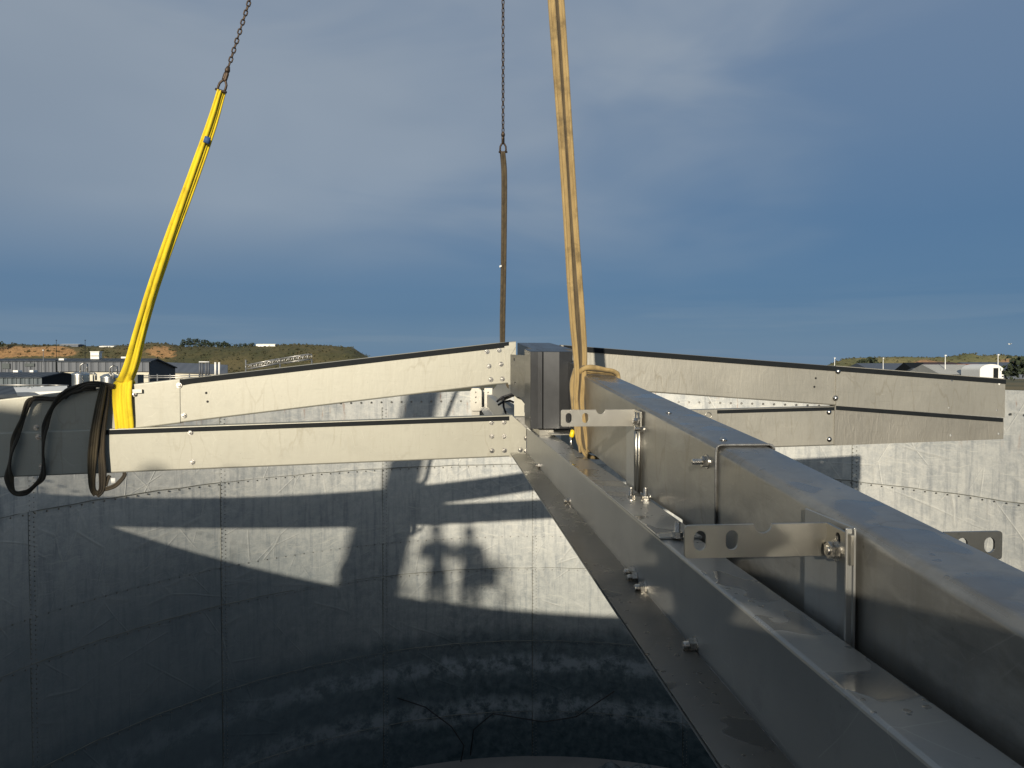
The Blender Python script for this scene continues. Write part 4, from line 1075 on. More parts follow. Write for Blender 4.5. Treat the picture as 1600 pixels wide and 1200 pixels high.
def bracket(s, l_in, l_out, z0, z1, side, label, holes, notch):
    """flat bar bent at the beam: long leg square to the beam, short leg bolted to it"""
    h = z1 - z0; L = abs(l_out - l_in); sg = -1 if l_out < l_in else 1
    t_ = NR; k = MB(); r = .008
    pts = arc(r, r, r, 270, 180, 4) + [(0, h - r)] + arc(r, h - r, r, 180, 90, 4)
    if notch: pts += [(notch - .022, h)] + [(notch + .018 * math.cos(R_(a)), h - .0 - .018 * math.sin(R_(a))) for a in range(180, -1, -20)][0:] + [(notch + .022, h)]
    pts += [(L, h), (L, 0)]
    # x counted from the free end
    O = N(s, l_out, z0); plate(k, pts, [slot(a, b_, w_, hh) for a, b_, w_, hh in holes], .006, O, LV * (-sg), UP, DV)
    P = N(s, l_in, z0)
    plate(k, [(.0, .0), (.0, h), (.088, h - .004), (.088, .004)], [slot(.042, h - .022, .018, .026)], .006, P, -DV, UP, LV * sg)
    k.build('bracket', M_bracket, t_, bevel=.0012)
zb1, zt1 = zz(667.5, S1) - EYE, zz(641, S1) - EYE
bracket(S1, .741, .436, zb1, zt1, -1, '', [(.031, .034, .024, .040), (.098, .034, .024, .040)], .160)
zb2, zt2 = zz(880, 1.372) - EYE, zz(827, 1.372) - EYE
bracket(1.372, .735, .446, zb2, zt2, -1, '', [(.030, .034, .024, .038), (.093, .034, .024, .038)], .155)
bracket(1.60, .924, 1.275, -.452, -.388 + .002, 1, '', [(.031, .034, .026, .036), (.098, .034, .026, .036)], .160)
stud_bolt(NR, N(1.335, .729, (zb2 + zt2) / 2 - .012), -LV, 1.0, .55)
stud_bolt(NR, N(S1 - .055, .733, zb1 + .022), -LV, .95, .6)
stud_bolt(NR, N(2.83, .750, -.252), -LV, .9, 1.1)
stud_bolt(NR, N(2.106, .750, -.285), -LV, 1.0, 1.25)
stud_bolt(NR, N(2.74, .750, -.502), -LV, 1.0, .6)
# bolts on the lower chord: web side and top
for px, py, sc in ((844.5, 731, 1.0), (892, 787.5, 1.0), (996, 903, 1.1), (1000, 914, 1.0), (1015, 934.5, 1.15), (1098, 1026, 1.05)):
    s = .61 * 1150 / (px - 705); z = -(py - 572) / 1150 * s
    stud_bolt(NR, N(s, .6095, max(z, -.702)), -LV, sc, .85)
for px, py, zt0 in ((990.5, 787, -.5025), (1067, 849, -.5025), (1029, 788, -.5025)):
    h_ = -zt0; s = h_ * 1150 / (py - 572); l = (px - 705) / 1150 * s
    stud_bolt(NR, N(s, min(l, .72), zt0), UP, .95, 1.35)
for px, py in ((1060, 643), (1152, 688)):
    s = 2.9 if px == 1060 else 2.05
    s = .82 * 1150 / (px - 705 + 0.0); inst('rivet', ME_dome, frame_at(N(s, .80, tn(s) + .0005), UP, .55), NR)
# far arm
FR = thing('roof_beam', N(9, .7, -.722), 'far arm behind the hub, only its pale lower web seen through the gap', 'steel beam', 'arms of the steel cross')
low_chord(FR, 6.97, 12.6, m_=M_arm2)
cap(FR, 'upper_chord', 6.98, 12.6, .70, .83, lambda s: .13 - .10 * (s - 6.97), lambda s: -.20 - .08 * (s - 6.97), .012, M_arm2)
# pipework bits behind the hub, seen in the gap
hc_ = thing('hose_coil', at(789, 640, 9), 'thin black hoses looped behind the hub above lower left beam', 'hose')
for pts in (((776, 628), (784, 621), (796, 617), (803, 616)), ((778, 633), (786, 628), (797, 626), (803, 629)), ((786, 619), (787, 636), (790, 645), (800, 650))):
    k = MB(); k.tube([at(a, b_, 8.2) for a, b_ in pts], .012, 6); k.build('hose_loop', M_cable, hc_)
tag(hc_, 'thin black hoses looped behind the hub above lower left beam', 'hose')

# ------------------------------------------------------------------ slings and chains
HOOK = Vector((-.07, 6.0, EYE + 9.1))
def ribbon(mb_, pts, wid, side, lobes=3, th=.018, twist=None, cup=0.0):
    rings = []; nn_ = 6 * lobes
    pts = [Vector(p) for p in pts]
    for i, p in enumerate(pts):
        t = (pts[min(i + 1, len(pts) - 1)] - pts[max(i - 1, 0)]).normalized()
        sv = side[i] if isinstance(side, list) else side
        a = (Vector(sv) - t * Vector(sv).dot(t)).normalized(); b_ = t.cross(a)
        if twist: an = twist[i]; a, b_ = a * math.cos(an) + b_ * math.sin(an), b_ * math.cos(an) - a * math.sin(an)
        w_ = wid[i] if isinstance(wid, list) else wid
        top, bot = [], []
        for k_ in range(nn_ + 1):
            u = k_ / nn_; h = th * (.30 + .70 * abs(math.sin(PI * lobes * u)) ** .6) / 2
            x = (u - .5) * w_
            top.append(p + a * x + b_ * h); bot.append(p + a * x - b_ * h)
        rings.append(top + bot[::-1])
    mb_.loft(rings, smooth=True)
def catm(pts, n_=8):
    P = [Vector(p) for p in pts]; P = [P[0] * 2 - P[1]] + P + [P[-1] * 2 - P[-2]]; o = []
    for i in range(1, len(P) - 2):
        for k_ in range(n_):
            t = k_ / n_; a, b_, c, d_ = P[i - 1], P[i], P[i + 1], P[i + 2]
            o.append(.5 * ((2 * b_) + (c - a) * t + (2 * a - 5 * b_ + 4 * c - d_) * t * t + (3 * b_ - a - 3 * c + d_) * t ** 3))
    o.append(P[-2]); return o
def lerpw(ws, n_): return [ws[0] + 0 * 0 if n_ == 1 else interp(list(enumerate(ws)), i * (len(ws) - 1) / (n_ - 1)) for i in range(n_)]

def link_mesh(L, W, r):
    k = MB(); pts = []
    for i in range(24):
        a = 2 * PI * i / 24; x = math.cos(a) * (W / 2 - r); z = math.sin(a) * (W / 2 - r) + (L / 2 - W / 2) * (1 if math.sin(a) > 0 else -1)
        pts.append(Vector((x, 0, z)))
    n_ = 8; rings = []
    for i, p in enumerate(pts):
        t = (pts[(i + 1) % 24] - pts[i - 1]).normalized(); a = Vector((0, 1, 0)); b_ = t.cross(a)
        rings.append([p + (a * math.cos(2 * PI * j / n_) + b_ * math.sin(2 * PI * j / n_)) * r for j in range(n_)])
    k.loft(rings + [rings[0]], True, False, True)
    me = bpy.data.meshes.new('chain_link'); me.from_pydata([tuple(v) for v in k.v], [], k.f); me.polygons.foreach_set('use_smooth', k.sm); me.materials.append(M_chain); return me
ME_link = link_mesh(.053, .036, .0058)
ME_mid = link_mesh(.085, .046, .013); ME_big = link_mesh(.13, .075, .014)
def chain(P0, P1, label, pitch=.0385):
    t_ = thing('chain', P0, label, 'chain', 'lifting chains'); d_ = P1 - P0; L = d_.length; d_.normalize()
    n_ = int(L / pitch)
    for i in range(n_):
        p = P0 + d_ * (pitch * (i + .5)); tw = .55 + (PI / 2 if i % 2 else 0) + .12 * math.sin(i * .7)
        inst('chain_link', ME_link, frame_at(p, d_, 1, tw), t_)
    return t_
def shackle_set(p, d_, label, sc=1.0):
    """connector link, then a bow shackle that carries the sling eye; p is the sling eye, d_ points up the chain"""
    t_ = thing('shackle', p, label, 'shackle', 'shackles joining slings to chains')
    d_ = d_.normalized(); a = d_.orthogonal().normalized(); a = (Vector((1, 0, 0)) - d_ * d_.x).normalized(); b_ = d_.cross(a)
    k = MB(); k.tube([p + a * x * sc + d_ * y * sc for x, y in [(-.026, -.012), (-.030, .02), (-.028, .05), (-.014, .075), (0, .082), (.014, .075), (.028, .05), (.030, .02), (.026, -.012)]], .0095 * sc, 8); k.build('bow', M_chain, t_)
    k = MB(); k.tube([p + a * -.045 * sc + d_ * -.004, p + a * .045 * sc + d_ * -.004], .010 * sc, 8); k.build('pin', M_chain, t_)
    inst('connector_link', ME_mid, frame_at(p + d_ * .112 * sc, d_, sc, 1.2), t_)
    k = MB(); q = p + d_ * .165 * sc; k.tube([q - d_ * .02 * sc, q, q + d_ * .03 * sc], [.016 * sc, .021 * sc, .012 * sc], 10); k.build('swivel', M_chain, t_)
    return t_

# yellow sling (left)
eye1 = at(345.5, 141, 5.86); dL = (HOOK - eye1).normalized()
tL = tp(195); topL = A(tL, ut(tL), .04)
YS = thing('lifting_sling', A(tL, ub(tL), 0), 'bright yellow round sling choked round the upper left beam, rising to a chain', 'sling', 'lifting slings')
pts = catm([topL + Vector((0, -.05, .02)), at(203, 570, 5.8), at(216, 520, 5.82), at(237, 450, 5.83), at(264, 370, 5.84), at(299, 272, 5.85), at(328, 190, 5.86), eye1 + Vector((-.012, 0, 0))], 8)
k = MB(); ribbon(k, pts, lerpw([.105, .088, .076, .070, .062, .052, .045, .036], len(pts)), Vector((1, .15, 0)), 2, .028, [0.2 + .45 * math.sin(i * .11) for i in range(len(pts))]); k.build('lit_strand', M_yel, YS)
pts2 = [p + Vector((.030 + .006 * math.sin(i * .2), .03, 0)) for i, p in enumerate(pts)]
k = MB(); ribbon(k, pts2, lerpw([.06, .055, .05, .05, .042, .040, .04, .032], len(pts2)), Vector((1, .5, 0)), 2, .024, [.6 + .3 * math.sin(i * .1) for i in range(len(pts2))]); k.build('rear_strand', M_yel, YS)
for q_, (c0, w0, c1, w1, tw) in enumerate(((184, 15, 186.5, 11, .2), (194, 14, 196, 11, -.1), (202, 12, 204, 9, .1))):
    pa = A(tp(c0 + 8), ut(tL) + .035, -.03); 
    pp = catm([A(tp(195 + (c0 - 193) * .6), ut(tL) + .05, .03), A(tp(c0), ut(tL) + .006, -.022), A(tp(c0), ut(tL) - .12, -.035), A(tp(c1), ub(tL) + .06, -.028), A(tp(c1), ub(tL) - .012, -.012), A(tp(c1), ub(tL) - .02, .05)], 6)
    k = MB(); ribbon(k, pp, lerpw([.05, .062, .062, .058, .055, .05], len(pp)), AE, 2, .020, [tw * math.sin(i * .2) for i in range(len(pp))]); k.build('front_strand', M_yel, YS)
k = MB(); pp = catm([A(tp(192), ut(tL) + .05, .0), A(tp(192), ut(tL) + .02, .10), A(tp(194), ut(tL) - .15, .11), A(tp(195), ub(tL) - .01, .10)], 6); ribbon(k, pp, .11, AE, 3, .02); k.build('back_strand', M_yel, YS)
k = MB(); q_ = at(323.5, 219, 5.83); ribbon(k, [q_ - dL * .025, q_, q_ + dL * .025], .046, Vector((1, .3, 0)), 1, .034); k.build('size_tag', M_blue, YS)
shackle_set(eye1, dL, 'dark steel shackle between the yellow sling and its chain', 1.0)
chain(eye1 + dL * .195, HOOK - dL * .3, 'rusty steel chain leaning right above the yellow sling')

# brown centre sling on the far arm
ce = at(786, 237, 8.0); base_c = N(9.0, .66, -.10)
base_c = at(785.5, 548, 9.0)
CS = thing('lifting_sling', base_c, 'thin brown sling hanging straight down behind the hub under centre chain', 'sling', 'lifting slings')
pts = catm([base_c, at(785.5, 500, 8.75), at(787, 420, 8.5), at(788, 330, 8.25), at(788, 270, 8.1), ce], 8)
k = MB(); ribbon(k, pts, lerpw([.055, .066, .064, .062, .060, .05], len(pts)), Vector((1, .2, 0)), 2, .03, [.2 * math.sin(i * .1) for i in range(len(pts))]); k.build('strand', M_brn, CS)
k = MB(); ribbon(k, [p + Vector((-.020, .02, 0)) for p in pts], lerpw([.03, .032, .03, .03, .028, .03], len(pts)), Vector((1, .6, 0)), 1, .03); k.build('dark_strand', M_dbr, CS)
k = MB(); pp = [N(8.9 + .12 * math.sin(a), .765 + .09 * math.cos(a), -.16 + .14 * math.sin(a * 1.0 + 1.57)) for a in [i * .35 for i in range(19)]]
k.tube([base_c, base_c + Vector((.02, 0, -.12)), N(9.0, .69, -.25), N(9.0, .76, -.38), N(9.0, .84, -.2), N(9.0, .76, -.05), base_c], .022, 8); k.build('choke_loop', M_brn, CS)
k = MB(); q_ = at(782, 416, 8.46); k.obox(q_, Vector((.012, 0, .004)), Vector((0, .004, 0)), Vector((0, 0, .010))); k.build('tag', M_label, CS)
dC = (HOOK - ce).normalized()
shackle_set(ce, dC, 'dark shackle at the top of the brown centre sling', 1.05)
chain(ce + dC * .20, HOOK - dC * .3, 'thin dark steel chain hanging vertically in the middle of the sky')

# tan near sling
sB = 4.15; topN = N(sB, .80, tn(sB))
TS_ = thing('lifting_sling', N(sB, .75, -.45), 'tan webbing sling choked round the near beam beside the hub', 'sling', 'lifting slings')
u0 = N(sB - .02, .735, tn(sB) + .02)
dT = (HOOK - u0)
pts = [N(sB - .14, .735, -.485), N(sB - .10, .722, -.34), N(sB - .06, .716, tn(sB) - .15), u0 + Vector((-.004, 0, -.02))] + [u0 + dT * v for v in [.012, .03, .06, .1, .16, .22, .3, .45, .7, .97]]
for nm, off, w_, m_, tw in (('strand', Vector((-.022, 0, 0)), [.024, .026, .03, .034, .038, .04, .045, .05, .054, .054], M_tan, .25), ('strand', Vector((.022, .006, 0)), [.022, .024, .028, .03, .032, .036, .038, .04, .046, .046], M_tan, -.2),
                            ('rear_strand', Vector((.0, .018, 0)), [.03, .035, .045, .06, .07, .08, .085, .085], M_brn, .0)):
    pp = catm([p + off * (.8 + .5 * min(i, 6) / 6) + Vector((math.sin(i * 1.3 + off.x * 90) * .003, 0, 0)) for i, p in enumerate(pts)], 5)
    k = MB(); ribbon(k, pp, lerpw(w_, len(pp)), Vector((1, -.2, 0)), 2, .026, [tw + .12 * math.sin(i * .25) for i in range(len(pp))]); k.build(nm, m_, TS_)
for q_, (l_, w_, m_) in enumerate(((.683, .026, M_tan), (.704, .022, M_brn), (.699, .020, M_tan))):
    dy = -.012 if q_ == 2 else .0
    pp = catm([N(sB + .02 + dy, .722 + (l_ - .70) * .7, tn(sB) + .035), N(sB - .02 + dy, l_, tn(sB) - .05), N(sB - .05 + dy, l_ + .004, tn(sB) - .17), N(sB - .09 + dy, l_ + .010, -.33), N(sB - .12 + dy, l_ * .5 + .362, -.43), N(sB - .14 + dy, .735, -.485 - .006 * q_), N(sB - .14, .78, -.512), N(sB - .14, .85, -.510)], 6)
    k = MB(); ribbon(k, pp, lerpw([w_, w_ * 1.1, w_ * 1.1, w_, w_ * .85, w_ * .8, w_, w_], len(pp)), Vector((1, -.25, 0)), 1, .020, [.3 * math.sin(i * .22 + q_) for i in range(len(pp))]); k.build('side_strand', m_, TS_)
for q_, (h0, h1, w_, m_) in enumerate(((.006, .006, .030, M_tan), (.024, .014, .028, M_tan), (.038, .022, .022, M_brn), (.030, .030, .026, M_tan))):
    s_ = sB - .012 * q_
    pp = catm([N(s_ + .03, .722, tn(sB) - .02 + h0), N(s_ + .01, .748, tn(sB) + h0 + .004), N(s_, .79, tn(sB) + h1 + .012), N(s_ - .02, .86, tn(sB) + h1 * .6 + .012), N(s_ - .035, .92, tn(sB) + h1 * .3 + .006), N(s_ - .04, .938, tn(sB) - .03), N(s_ - .06, .938, -.30), N(s_ - .1, .92, -.49), N(s_ - .1, .85, -.505)], 6)
    k = MB(); ribbon(k, pp, lerpw([w_, w_, w_ * 1.2, w_ * 1.1, w_, w_, w_, w_, w_], len(pp)), Vector((0, -.5, 1)), 1, .022, [.35 * math.sin(i * .25 + q_) for i in range(len(pp))]); k.build('top_strand', m_, TS_)
# yellow capped pin standing beside the sling
pn = N(4.35, .715, -.503); t_ = thing('capped_pin', pn, 'small steel pin with yellow cap beside the foot of the tan sling', 'pin')
k = MB(); k.tube([pn, pn + Vector((0, 0, .075))], .009, 10); k.build('pin_shaft', M_bolt, t_)
k = MB(); k.tube([pn + Vector((0, 0, .070)), pn + Vector((.002, 0, .076)), pn + Vector((.01, 0, .11)), pn + Vector((.012, 0, .114))], [.010, .015, .014, .006], 12); k.build('cap', M_yp, t_)

# dark slings lying over the left beam, loops hanging down its face
def onface(px, py, off):
    t = tp(px); return A(t, zt_(px, py), off)
DS = thing('lifting_sling', A(tp(110), -.4), 'dark unused sling draped over the left beam with a wide open loop', 'sling', 'lifting slings')
def face_ribbon(parent, nm, path, wid, m_, lobes=3, th=.022, tws=0.0):
    pp = catm([onface(*q_) for q_ in path], 7)
    sides = []
    for i, p in enumerate(pp):
        t = (pp[min(i + 1, len(pp) - 1)] - pp[max(i - 1, 0)]).normalized(); sides.append(t.cross(-AN))
    k = MB(); ribbon(k, pp, lerpw(wid, len(pp)), sides, lobes, th, [tws * math.sin(i * .22) for i in range(len(pp))]); return k.build(nm, m_, parent)
face_ribbon(DS, 'open_loop', [(152, 604, -.03), (128, 609, -.055), (106, 616, -.065), (88, 636, -.07), (78, 665, -.085), (74, 700, -.085), (71, 740, -.06), (57, 757, -.055), (42, 768, -.055), (24, 767, -.055),
                     (18, 745, -.06), (22, 720, -.08), (29, 690, -.085), (40, 655, -.06), (50, 628, -.055), (62, 623, -.055), (92, 623, -.05)],
            [.06, .045, .06, .035, .05, .038, .05, .034, .046, .038, .066, .05, .064, .038, .05, .032, .045], M_dbr, 2, .018, 1.0)
face_ribbon(DS, 'top_wrap', [(104, 620, -.05), (112, 612, -.06), (127, 607, -.055), (141, 601.5, -.045), (160, 600.5, -.05), (182, 604, -.04)], [.05, .065, .07, .06, .05, .03], M_dbr, 3, .035, .6)
face_ribbon(DS, 'tail', [(92, 624, -.04), (70, 622, -.05), (56, 622, -.045)], [.03, .04, .035], M_dbr, 2, .02)
DS2 = thing('lifting_sling', A(tp(160), -.4), 'narrow olive brown sling loop hanging just left of the yellow sling', 'sling', 'lifting slings')
face_ribbon(DS2, 'front_fold', [(167, 600, -.055), (162, 630, -.075), (156, 670, -.095), (152, 710, -.105), (149, 745, -.09), (150, 762, -.085), (155, 770, -.08)], [.05, .065, .07, .07, .055, .045, .05], M_olv, 4, .022, .15)
face_ribbon(DS2, 'rear_fold', [(155, 771, -.08), (163, 762, -.075), (165, 735, -.08), (164, 700, -.08), (166, 660, -.065), (170, 615, -.045), (170, 600, -.04)], [.05, .045, .06, .05, .045, .05, .05], M_dbr, 3, .022, .15)
face_ribbon(DS2, 'tail', [(163, 763, -.07), (172, 761, -.065), (182, 757, -.06), (190, 750, -.055), (196, 742, -.05), (196, 737, -.045)], [.03, .035, .035, .035, .03, .028], M_dbr, 2, .016, .3)
face_ribbon(DS2, 'tag_flap', [(168, 757, -.068), (171, 748, -.066), (174, 741, -.06)], [.03, .028, .028], M_dbr, 1, .012)
k = MB(); a_ = onface(180, 753, -.062); b_ = onface(179.5, 745, -.062); ribbon(k, [a_, b_], .034, AE, 1, .006); k.build('white_label', M_label, DS2)

# ------------------------------------------------------------------ off-frame: hook, crane, scaffold, people (their shadows fall in view)
M_cy = simple('crane_yellow', (.62, .42, .04), .45, 0, .15); M_cg = simple('crane_grey', (.12, .12, .13), .5)
hk = thing('crane_hook', HOOK, 'steel crane hook block above the slings, out of the frame', 'crane hook')
k = MB(); k.tube([HOOK + Vector((0, 0, .35)), HOOK + Vector((0, 0, .15)), HOOK + Vector((.12, 0, .02)), HOOK + Vector((.1, 0, -.14)), HOOK + Vector((-.03, 0, -.2)), HOOK + Vector((-.13, 0, -.1))], [.05, .05, .055, .055, .045, .02], 10); k.build('hook', M_chain, hk)
k = MB(); k.box(tuple(HOOK + Vector((-.12, -.22, .35))), tuple(HOOK + Vector((.12, .22, .85)))); k.build('block', M_cy, hk, bevel=.03)
CT = Vector((-.75, 5.9, EYE + 12.2)); CU = (CT - Vector((-6.50, -7.9, EYE + 1.96))).normalized()
CB = CT - CU * 29.2
k = MB()
for s in (-.1, .1): k.tube([HOOK + Vector((s, 0, .8)), CT + Vector((s, 0, -.1))], .012, 6)
k.build('hoist_rope', M_chain, hk)
cr = thing('mobile_crane', (CB.x, CB.y, 0), 'yellow mobile crane standing behind the photographer, out of the frame', 'crane')
side = CU.cross(UP).normalized(); upb = side.cross(CU).normalized()
for a, b_, w_ in ((0, 12.6, .37), (10.3, 18.0, .225), (17.4, 24.0, .20), (23.4, 29.2, .175)):
    k = MB(); k.obox(CB + CU * (a + b_) / 2 - side * (.07 if a == 0 else -.03), CU * (b_ - a) / 2, side * w_, upb * w_ * 1.1); k.build('boom_section', M_cy, cr, bevel=.03)
k = MB(); k.tube([CT - side * .2, CT + side * .2], .28, 16); k.build('boom_sheave', M_cg, cr)
bx, by = CB.x, CB.y
k = MB(); k.box((bx - 1.3, by - 4.5, 1.1), (bx + 1.3, by + 5.5, 1.7)); k.build('carrier', M_cg, cr, bevel=.05)
k = MB(); k.box((bx - 1.2, by - 1.6, 1.72), (bx + 1.2, by + 1.4, 2.9)); k.build('turntable', M_cy, cr, bevel=.08)
k = MB(); k.box((bx - 1.25, by + 3.6, 1.72), (bx + 1.25, by + 5.6, 3.1)); k.build('cab', M_cy, cr, bevel=.12)
k = MB(); k.tube([CB + Vector((0, 1.2, -1.2)), CB + CU * 7 - upb * .5], .16, 12); k.build('lift_ram', M_pipe, cr)
for s in (-1.3, 1.3):
    for y in (-3.4, -1.9, 2.2, 4.2):
        k = MB(); k.tube([(bx + s - .18, by + y, .65), (bx + s + .18, by + y, .65)], .65, 20); k.build('wheel', M_rubber, cr)

sc = thing('scaffold', cyl(R_(250), TR + .6, 0), 'plank scaffold outside the near rim, out of the frame', 'scaffold')
for q_ in range(3):
    for i in range(7):
        a0 = R_(212 + i * 9.5); a1 = a0 + R_(9.2); r0 = TR + .16 + q_ * .33; k = MB()
        vs = [cyl(a, r, EYE + z) for z in (-1.66, -1.62) for a, r in ((a0, r0), (a1, r0), (a1, r0 + .3), (a0, r0 + .3))]
        k.add(vs, [(0, 1, 2, 3), (4, 5, 6, 7), (0, 1, 5, 4), (1, 2, 6, 5), (2, 3, 7, 6), (3, 0, 4, 7)]); k.build('plank', M_wood, sc)
for i in range(8):
    a = R_(212 + i * 9.5)
    for r in (TR + .14, TR + 1.2):
        k = MB(); k.tube([cyl(a, r, 0), cyl(a, r, EYE + (-1.6 if r < TR + 1 else -.7))], .024, 8); k.build('standard', M_pipe, sc)
    k = MB(); k.tube([cyl(a, TR + .1, EYE - 1.69), cyl(a, TR + 1.25, EYE - 1.69)], .024, 8); k.build('transom', M_pipe, sc)
k = MB(); k.tube([cyl(R_(212 + i * 4.75), TR + 1.2, EYE - .72) for i in range(15)], .024, 8); k.build('guard_rail', M_pipe, sc)

M_skin = simple('skin', (.50, .32, .24), .55, 0, .1); M_hiv = simple('orange_jacket', (.75, .20, .03), .8, 0, .1); M_trs = simple('navy_trousers', (.03, .035, .06), .85, 0, .2)
M_hat = simple('white_helmet', (.75, .75, .72), .35, 0, .05)
def person(base, J, label, face):
    """J: joints relative to base (feet level). One skinned body; the head is part of it."""
    names_ = list(J); idx = {n_: i for i, n_ in enumerate(names_)}
    me = bpy.data.meshes.new('body'); 
    E_ = [('pelvis', 'waist'), ('waist', 'chest'), ('chest', 'neck'), ('neck', 'chin'), ('chin', 'skull'), ('skull', 'crown')]
    for s in 'LR':
        E_ += [('chest', 'sh' + s), ('sh' + s, 'el' + s), ('el' + s, 'wr' + s), ('wr' + s, 'palm' + s), ('pelvis', 'hip' + s), ('hip' + s, 'kn' + s), ('kn' + s, 'an' + s), ('an' + s, 'toe' + s)]
    vs = [Vector(J[n_][:3]) for n_ in names_]; rad = [J[n_][3] for n_ in names_]; ed = [(idx[a], idx[b_]) for a, b_ in E_]
    # fingers: five unequal bent chains per hand
    fv = Vector(face)
    for s, sg in (('L', -1), ('R', 1)):
        p = Vector(J['palm' + s][:3]); d_ = (p - Vector(J['wr' + s][:3])).normalized(); sd = d_.cross(UP).normalized() if abs(d_.z) < .9 else Vector((1, 0, 0))
        curl = d_.cross(sd).normalized() * -1
        for f_, (o_, L_) in enumerate(((-.03, .06), (-.011, .075), (.011, .07), (.03, .055), (-.045, .045))):
            b0 = len(vs)
            base_ = p + sd * o_ * .9 + d_ * (.01 if f_ < 4 else -.03)
            vs += [base_, base_ + d_ * L_ * .5 + sd * (0 if f_ < 4 else -.015) + curl * .012, base_ + d_ * L_ * .75 + curl * .035]; rad += [.010, .009, .008]
            ed += [(idx['palm' + s], b0), (b0, b0 + 1), (b0 + 1, b0 + 2)]
    me.from_pydata([tuple(v) for v in vs], ed, [])
    o = bpy.data.objects.new('body', me); C.objects.link(o)
    md = o.modifiers.new('skin', 'SKIN'); sv = me.skin_vertices[0].data if me.skin_vertices else None
    if sv is None:
        bm = bmesh.new(); bm.from_mesh(me); bm.verts.layers.skin.verify(); bm.to_mesh(me); bm.free(); sv = me.skin_vertices[0].data
    for i, r in enumerate(rad): sv[i].radius = (r * (1.0), r * 1.0); sv[i].use_root = (i == idx['pelvis'])
    sb = o.modifiers.new('sub', 'SUBSURF'); sb.levels = 2; sb.render_levels = 2
    dg = bpy.context.evaluated_depsgraph_get(); ev = o.evaluated_get(dg); m2 = bpy.data.meshes.new_from_object(ev)
    bpy.data.objects.remove(o)
    for m_ in (M_hiv, M_trs, M_skin): m2.materials.append(m_)
    waist = J['waist'][2] - .03; nk = J['neck'][2] + .0; hands = [Vector(J['palm' + s][:3]) for s in 'LR']
    for p in m2.polygons:
        p.use_smooth = True; c_ = p.center
        p.material_index = 2 if (c_.z > nk and (c_ - Vector(J['skull'][:3])).length < .24) or min((c_ - h).length for h in hands) < .10 else (1 if c_.z < waist and min((c_ - h).length for h in hands) > .3 else 0)
    t_ = thing('person', base, label, 'person')
    b_ = bpy.data.objects.new('body', m2); C.objects.link(b_); b_.parent = t_
    sk = Vector(J['skull'][:3]); fv = fv.normalized(); sd = fv.cross(UP).normalized()
    W0 = Vector(base)
    k = MB(); k.tube([W0 + sk + fv * .088 + UP * .01, W0 + sk + fv * .112 - UP * .02, W0 + sk + fv * .10 - UP * .035], [.008, .014, .012], 8); k.build('nose', M_skin, t_)
    for s in (-1, 1):
        k = MB(); k.lathe(W0 + sk + fv * .088 + sd * s * .032 + UP * .012, [(0, -.010), (.009, -.004), (.010, 0), (.009, .004), (0, .010)], 10); k.build('eye', M_label, t_)
        k = MB(); k.lathe(W0 + sk + sd * s * .092 - UP * .005, [(0, -.03), (.012, -.02), (.016, 0), (.012, .02), (0, .03)], 10); k.build('ear', M_skin, t_)
    k = MB(); k.obox(W0 + sk + fv * .092 - UP * .055, sd * .025, fv * .006, UP * .005); k.build('mouth', M_rusty, t_)
    k = MB(); k.lathe(W0 + sk + UP * .04, [(.150, 0), (.125, .012), (.118, .04), (.095, .085), (.05, .112), (0, .12)], 24); k.build('helmet', M_hat, t_)
    return t_
def joints(shz=1.42, lean=0.0, arms=None, bulk=1.0):
    J = {'pelvis': (0, 0, .95, .145), 'waist': (0, lean * .3, 1.12, .13), 'chest': (0, lean * .7, 1.35, .16), 'neck': (0, lean, 1.50, .062), 'chin': (0, lean + .01, 1.57, .075), 'skull': (0, lean + .02, 1.65, .098), 'crown': (0, lean + .0, 1.72, .075)}
    for s, g_ in (('L', -1), ('R', 1)):
        J['sh' + s] = (g_ * .19, lean * .8, 1.43, .072 * bulk); e, w_, p_ = arms[0 if s == 'L' else 1]
        J['el' + s] = (*e, .05 * bulk * bulk); J['wr' + s] = (*w_, .034 * bulk); J['palm' + s] = (*p_, .034)
        J['hip' + s] = (g_ * .10, 0, .90, .11); J['kn' + s] = (g_ * .12, .02, .50, .075); J['an' + s] = (g_ * .13, -.02, .09, .05); J['toe' + s] = (g_ * .15, .13, .045, .042)
    return J
DK = EYE - 1.62
person((.01, -.80, DK + .13), joints(1.42, .28, [((-.34, .34, 1.50), (-.13, .60, 1.49), (-.09, .69, 1.48)), ((.47, .30, 1.44), (.17, .60, 1.50), (.10, .69, 1.48))], 1.2), 'person in orange jacket holding up a phone, taking the photograph', (0, 1, 0))
bk = Vector((-6.15, -11.2, EYE + 2.05))  # unseen basket, added to break up and blur the shadows on the wall
bl = thing('added_basket', bk, 'boom lift basket added behind the photographer, out of the frame, for blurred wall shadows', 'lift basket')
k = MB(); k.box(tuple(bk + Vector((-.55, -.4, -.06))), tuple(bk + Vector((1.2, .4, 0)))); k.build('basket_floor', M_cg, bl)
for dx in (-.53, .05, .6, 1.18):
    for dy in (-.38, .38):
        k = MB(); k.tube([bk + Vector((dx, dy, 0)), bk + Vector((dx, dy, 1.1))], .022, 6); k.build('basket_post', M_cy, bl)
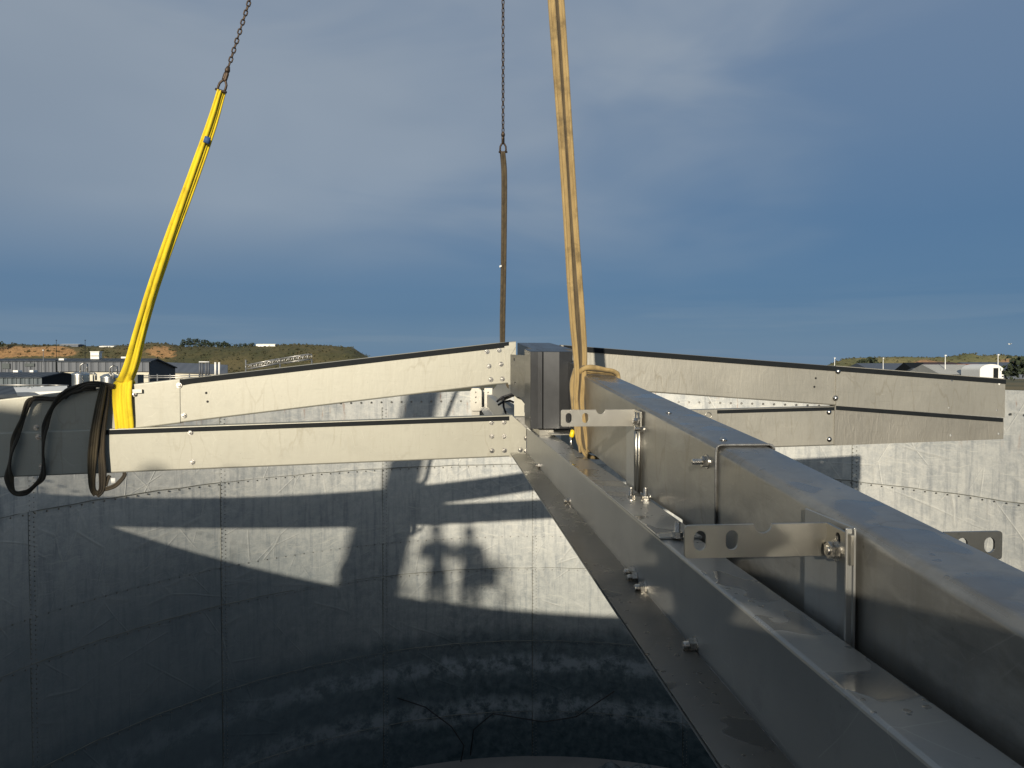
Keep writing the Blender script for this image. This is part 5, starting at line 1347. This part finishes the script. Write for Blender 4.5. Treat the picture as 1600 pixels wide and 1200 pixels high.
for z_ in (.55, 1.1):
    k = MB(); k.tube([bk + Vector(p_) for p_ in ((-.53, -.38, z_), (1.18, -.38, z_), (1.18, .38, z_), (-.53, .38, z_), (-.53, -.38, z_))], .022, 6); k.build('basket_rail', M_cy, bl)
k = MB(); k.box(tuple(bk + Vector((.75, .30, .6))), tuple(bk + Vector((1.1, .37, 1.0)))); k.build('control_box', M_cg, bl)
k = MB(); k.tube([bk + Vector((0, -.3, -.05)), bk + Vector((-.6, -1.2, -.9)), bk + Vector((-2.2, -5.5, -5.2)), Vector((bk.x - 2.6, bk.y - 8.5, 1.2))], [.12, .14, .18, .22], 8); k.build('lift_arm', M_cy, bl)
k = MB(); k.box((bk.x - 3.8, bk.y - 10, .35), (bk.x - 1.4, bk.y - 7.2, 1.5)); k.build('lift_base', M_cy, bl, bevel=.05)
for sx_ in (-3.9, -1.3):
    for sy_ in (-9.6, -7.7):
        k = MB(); k.tube([(bk.x + sx_ - .15, bk.y + sy_, .45), (bk.x + sx_ + .15, bk.y + sy_, .45)], .45, 16); k.build('wheel', M_rubber, bl)
person(tuple(bk + Vector((-.02, 0, 0))), joints(1.42, .10, [((-.27, .10, 1.2), (-.12, .34, 1.18), (-.06, .40, 1.15)), ((.26, .14, 1.25), (.14, .36, 1.30), (.08, .42, 1.30))], 1.25), 'person in orange jacket leaning on the rail of the lift basket', (0, 1, 0))
person(tuple(bk + Vector((.52, -.05, -.0))), joints(1.42, .02, [((-.26, .06, 1.17), (-.20, .30, 1.10), (-.16, .37, 1.10)), ((.27, .02, 1.17), (.27, .22, 1.05), (.25, .30, 1.04))], 1.2), 'person in orange jacket standing at the right end of the lift basket', (0, 1, 0))
person(tuple(cyl(R_(225.3), TR + .66, DK)), joints(1.42, .06, [((-.27, .05, 1.17), (-.22, .28, 1.08), (-.21, .36, 1.08)), ((.25, .02, 1.17), (.20, .22, 1.02), (.16, .32, 1.0))], 1.4), 'person in orange jacket and helmet standing at the rim', (0, 1, 0))
ph = thing('phone', (0, -.055, EYE), 'black phone held at eye height by the photographer', 'phone')
k = MB(); k.box((-.078, -.062, EYE - .055), (.05, -.054, EYE + .022)); k.build('phone_body', M_glassd, ph, bevel=.006)
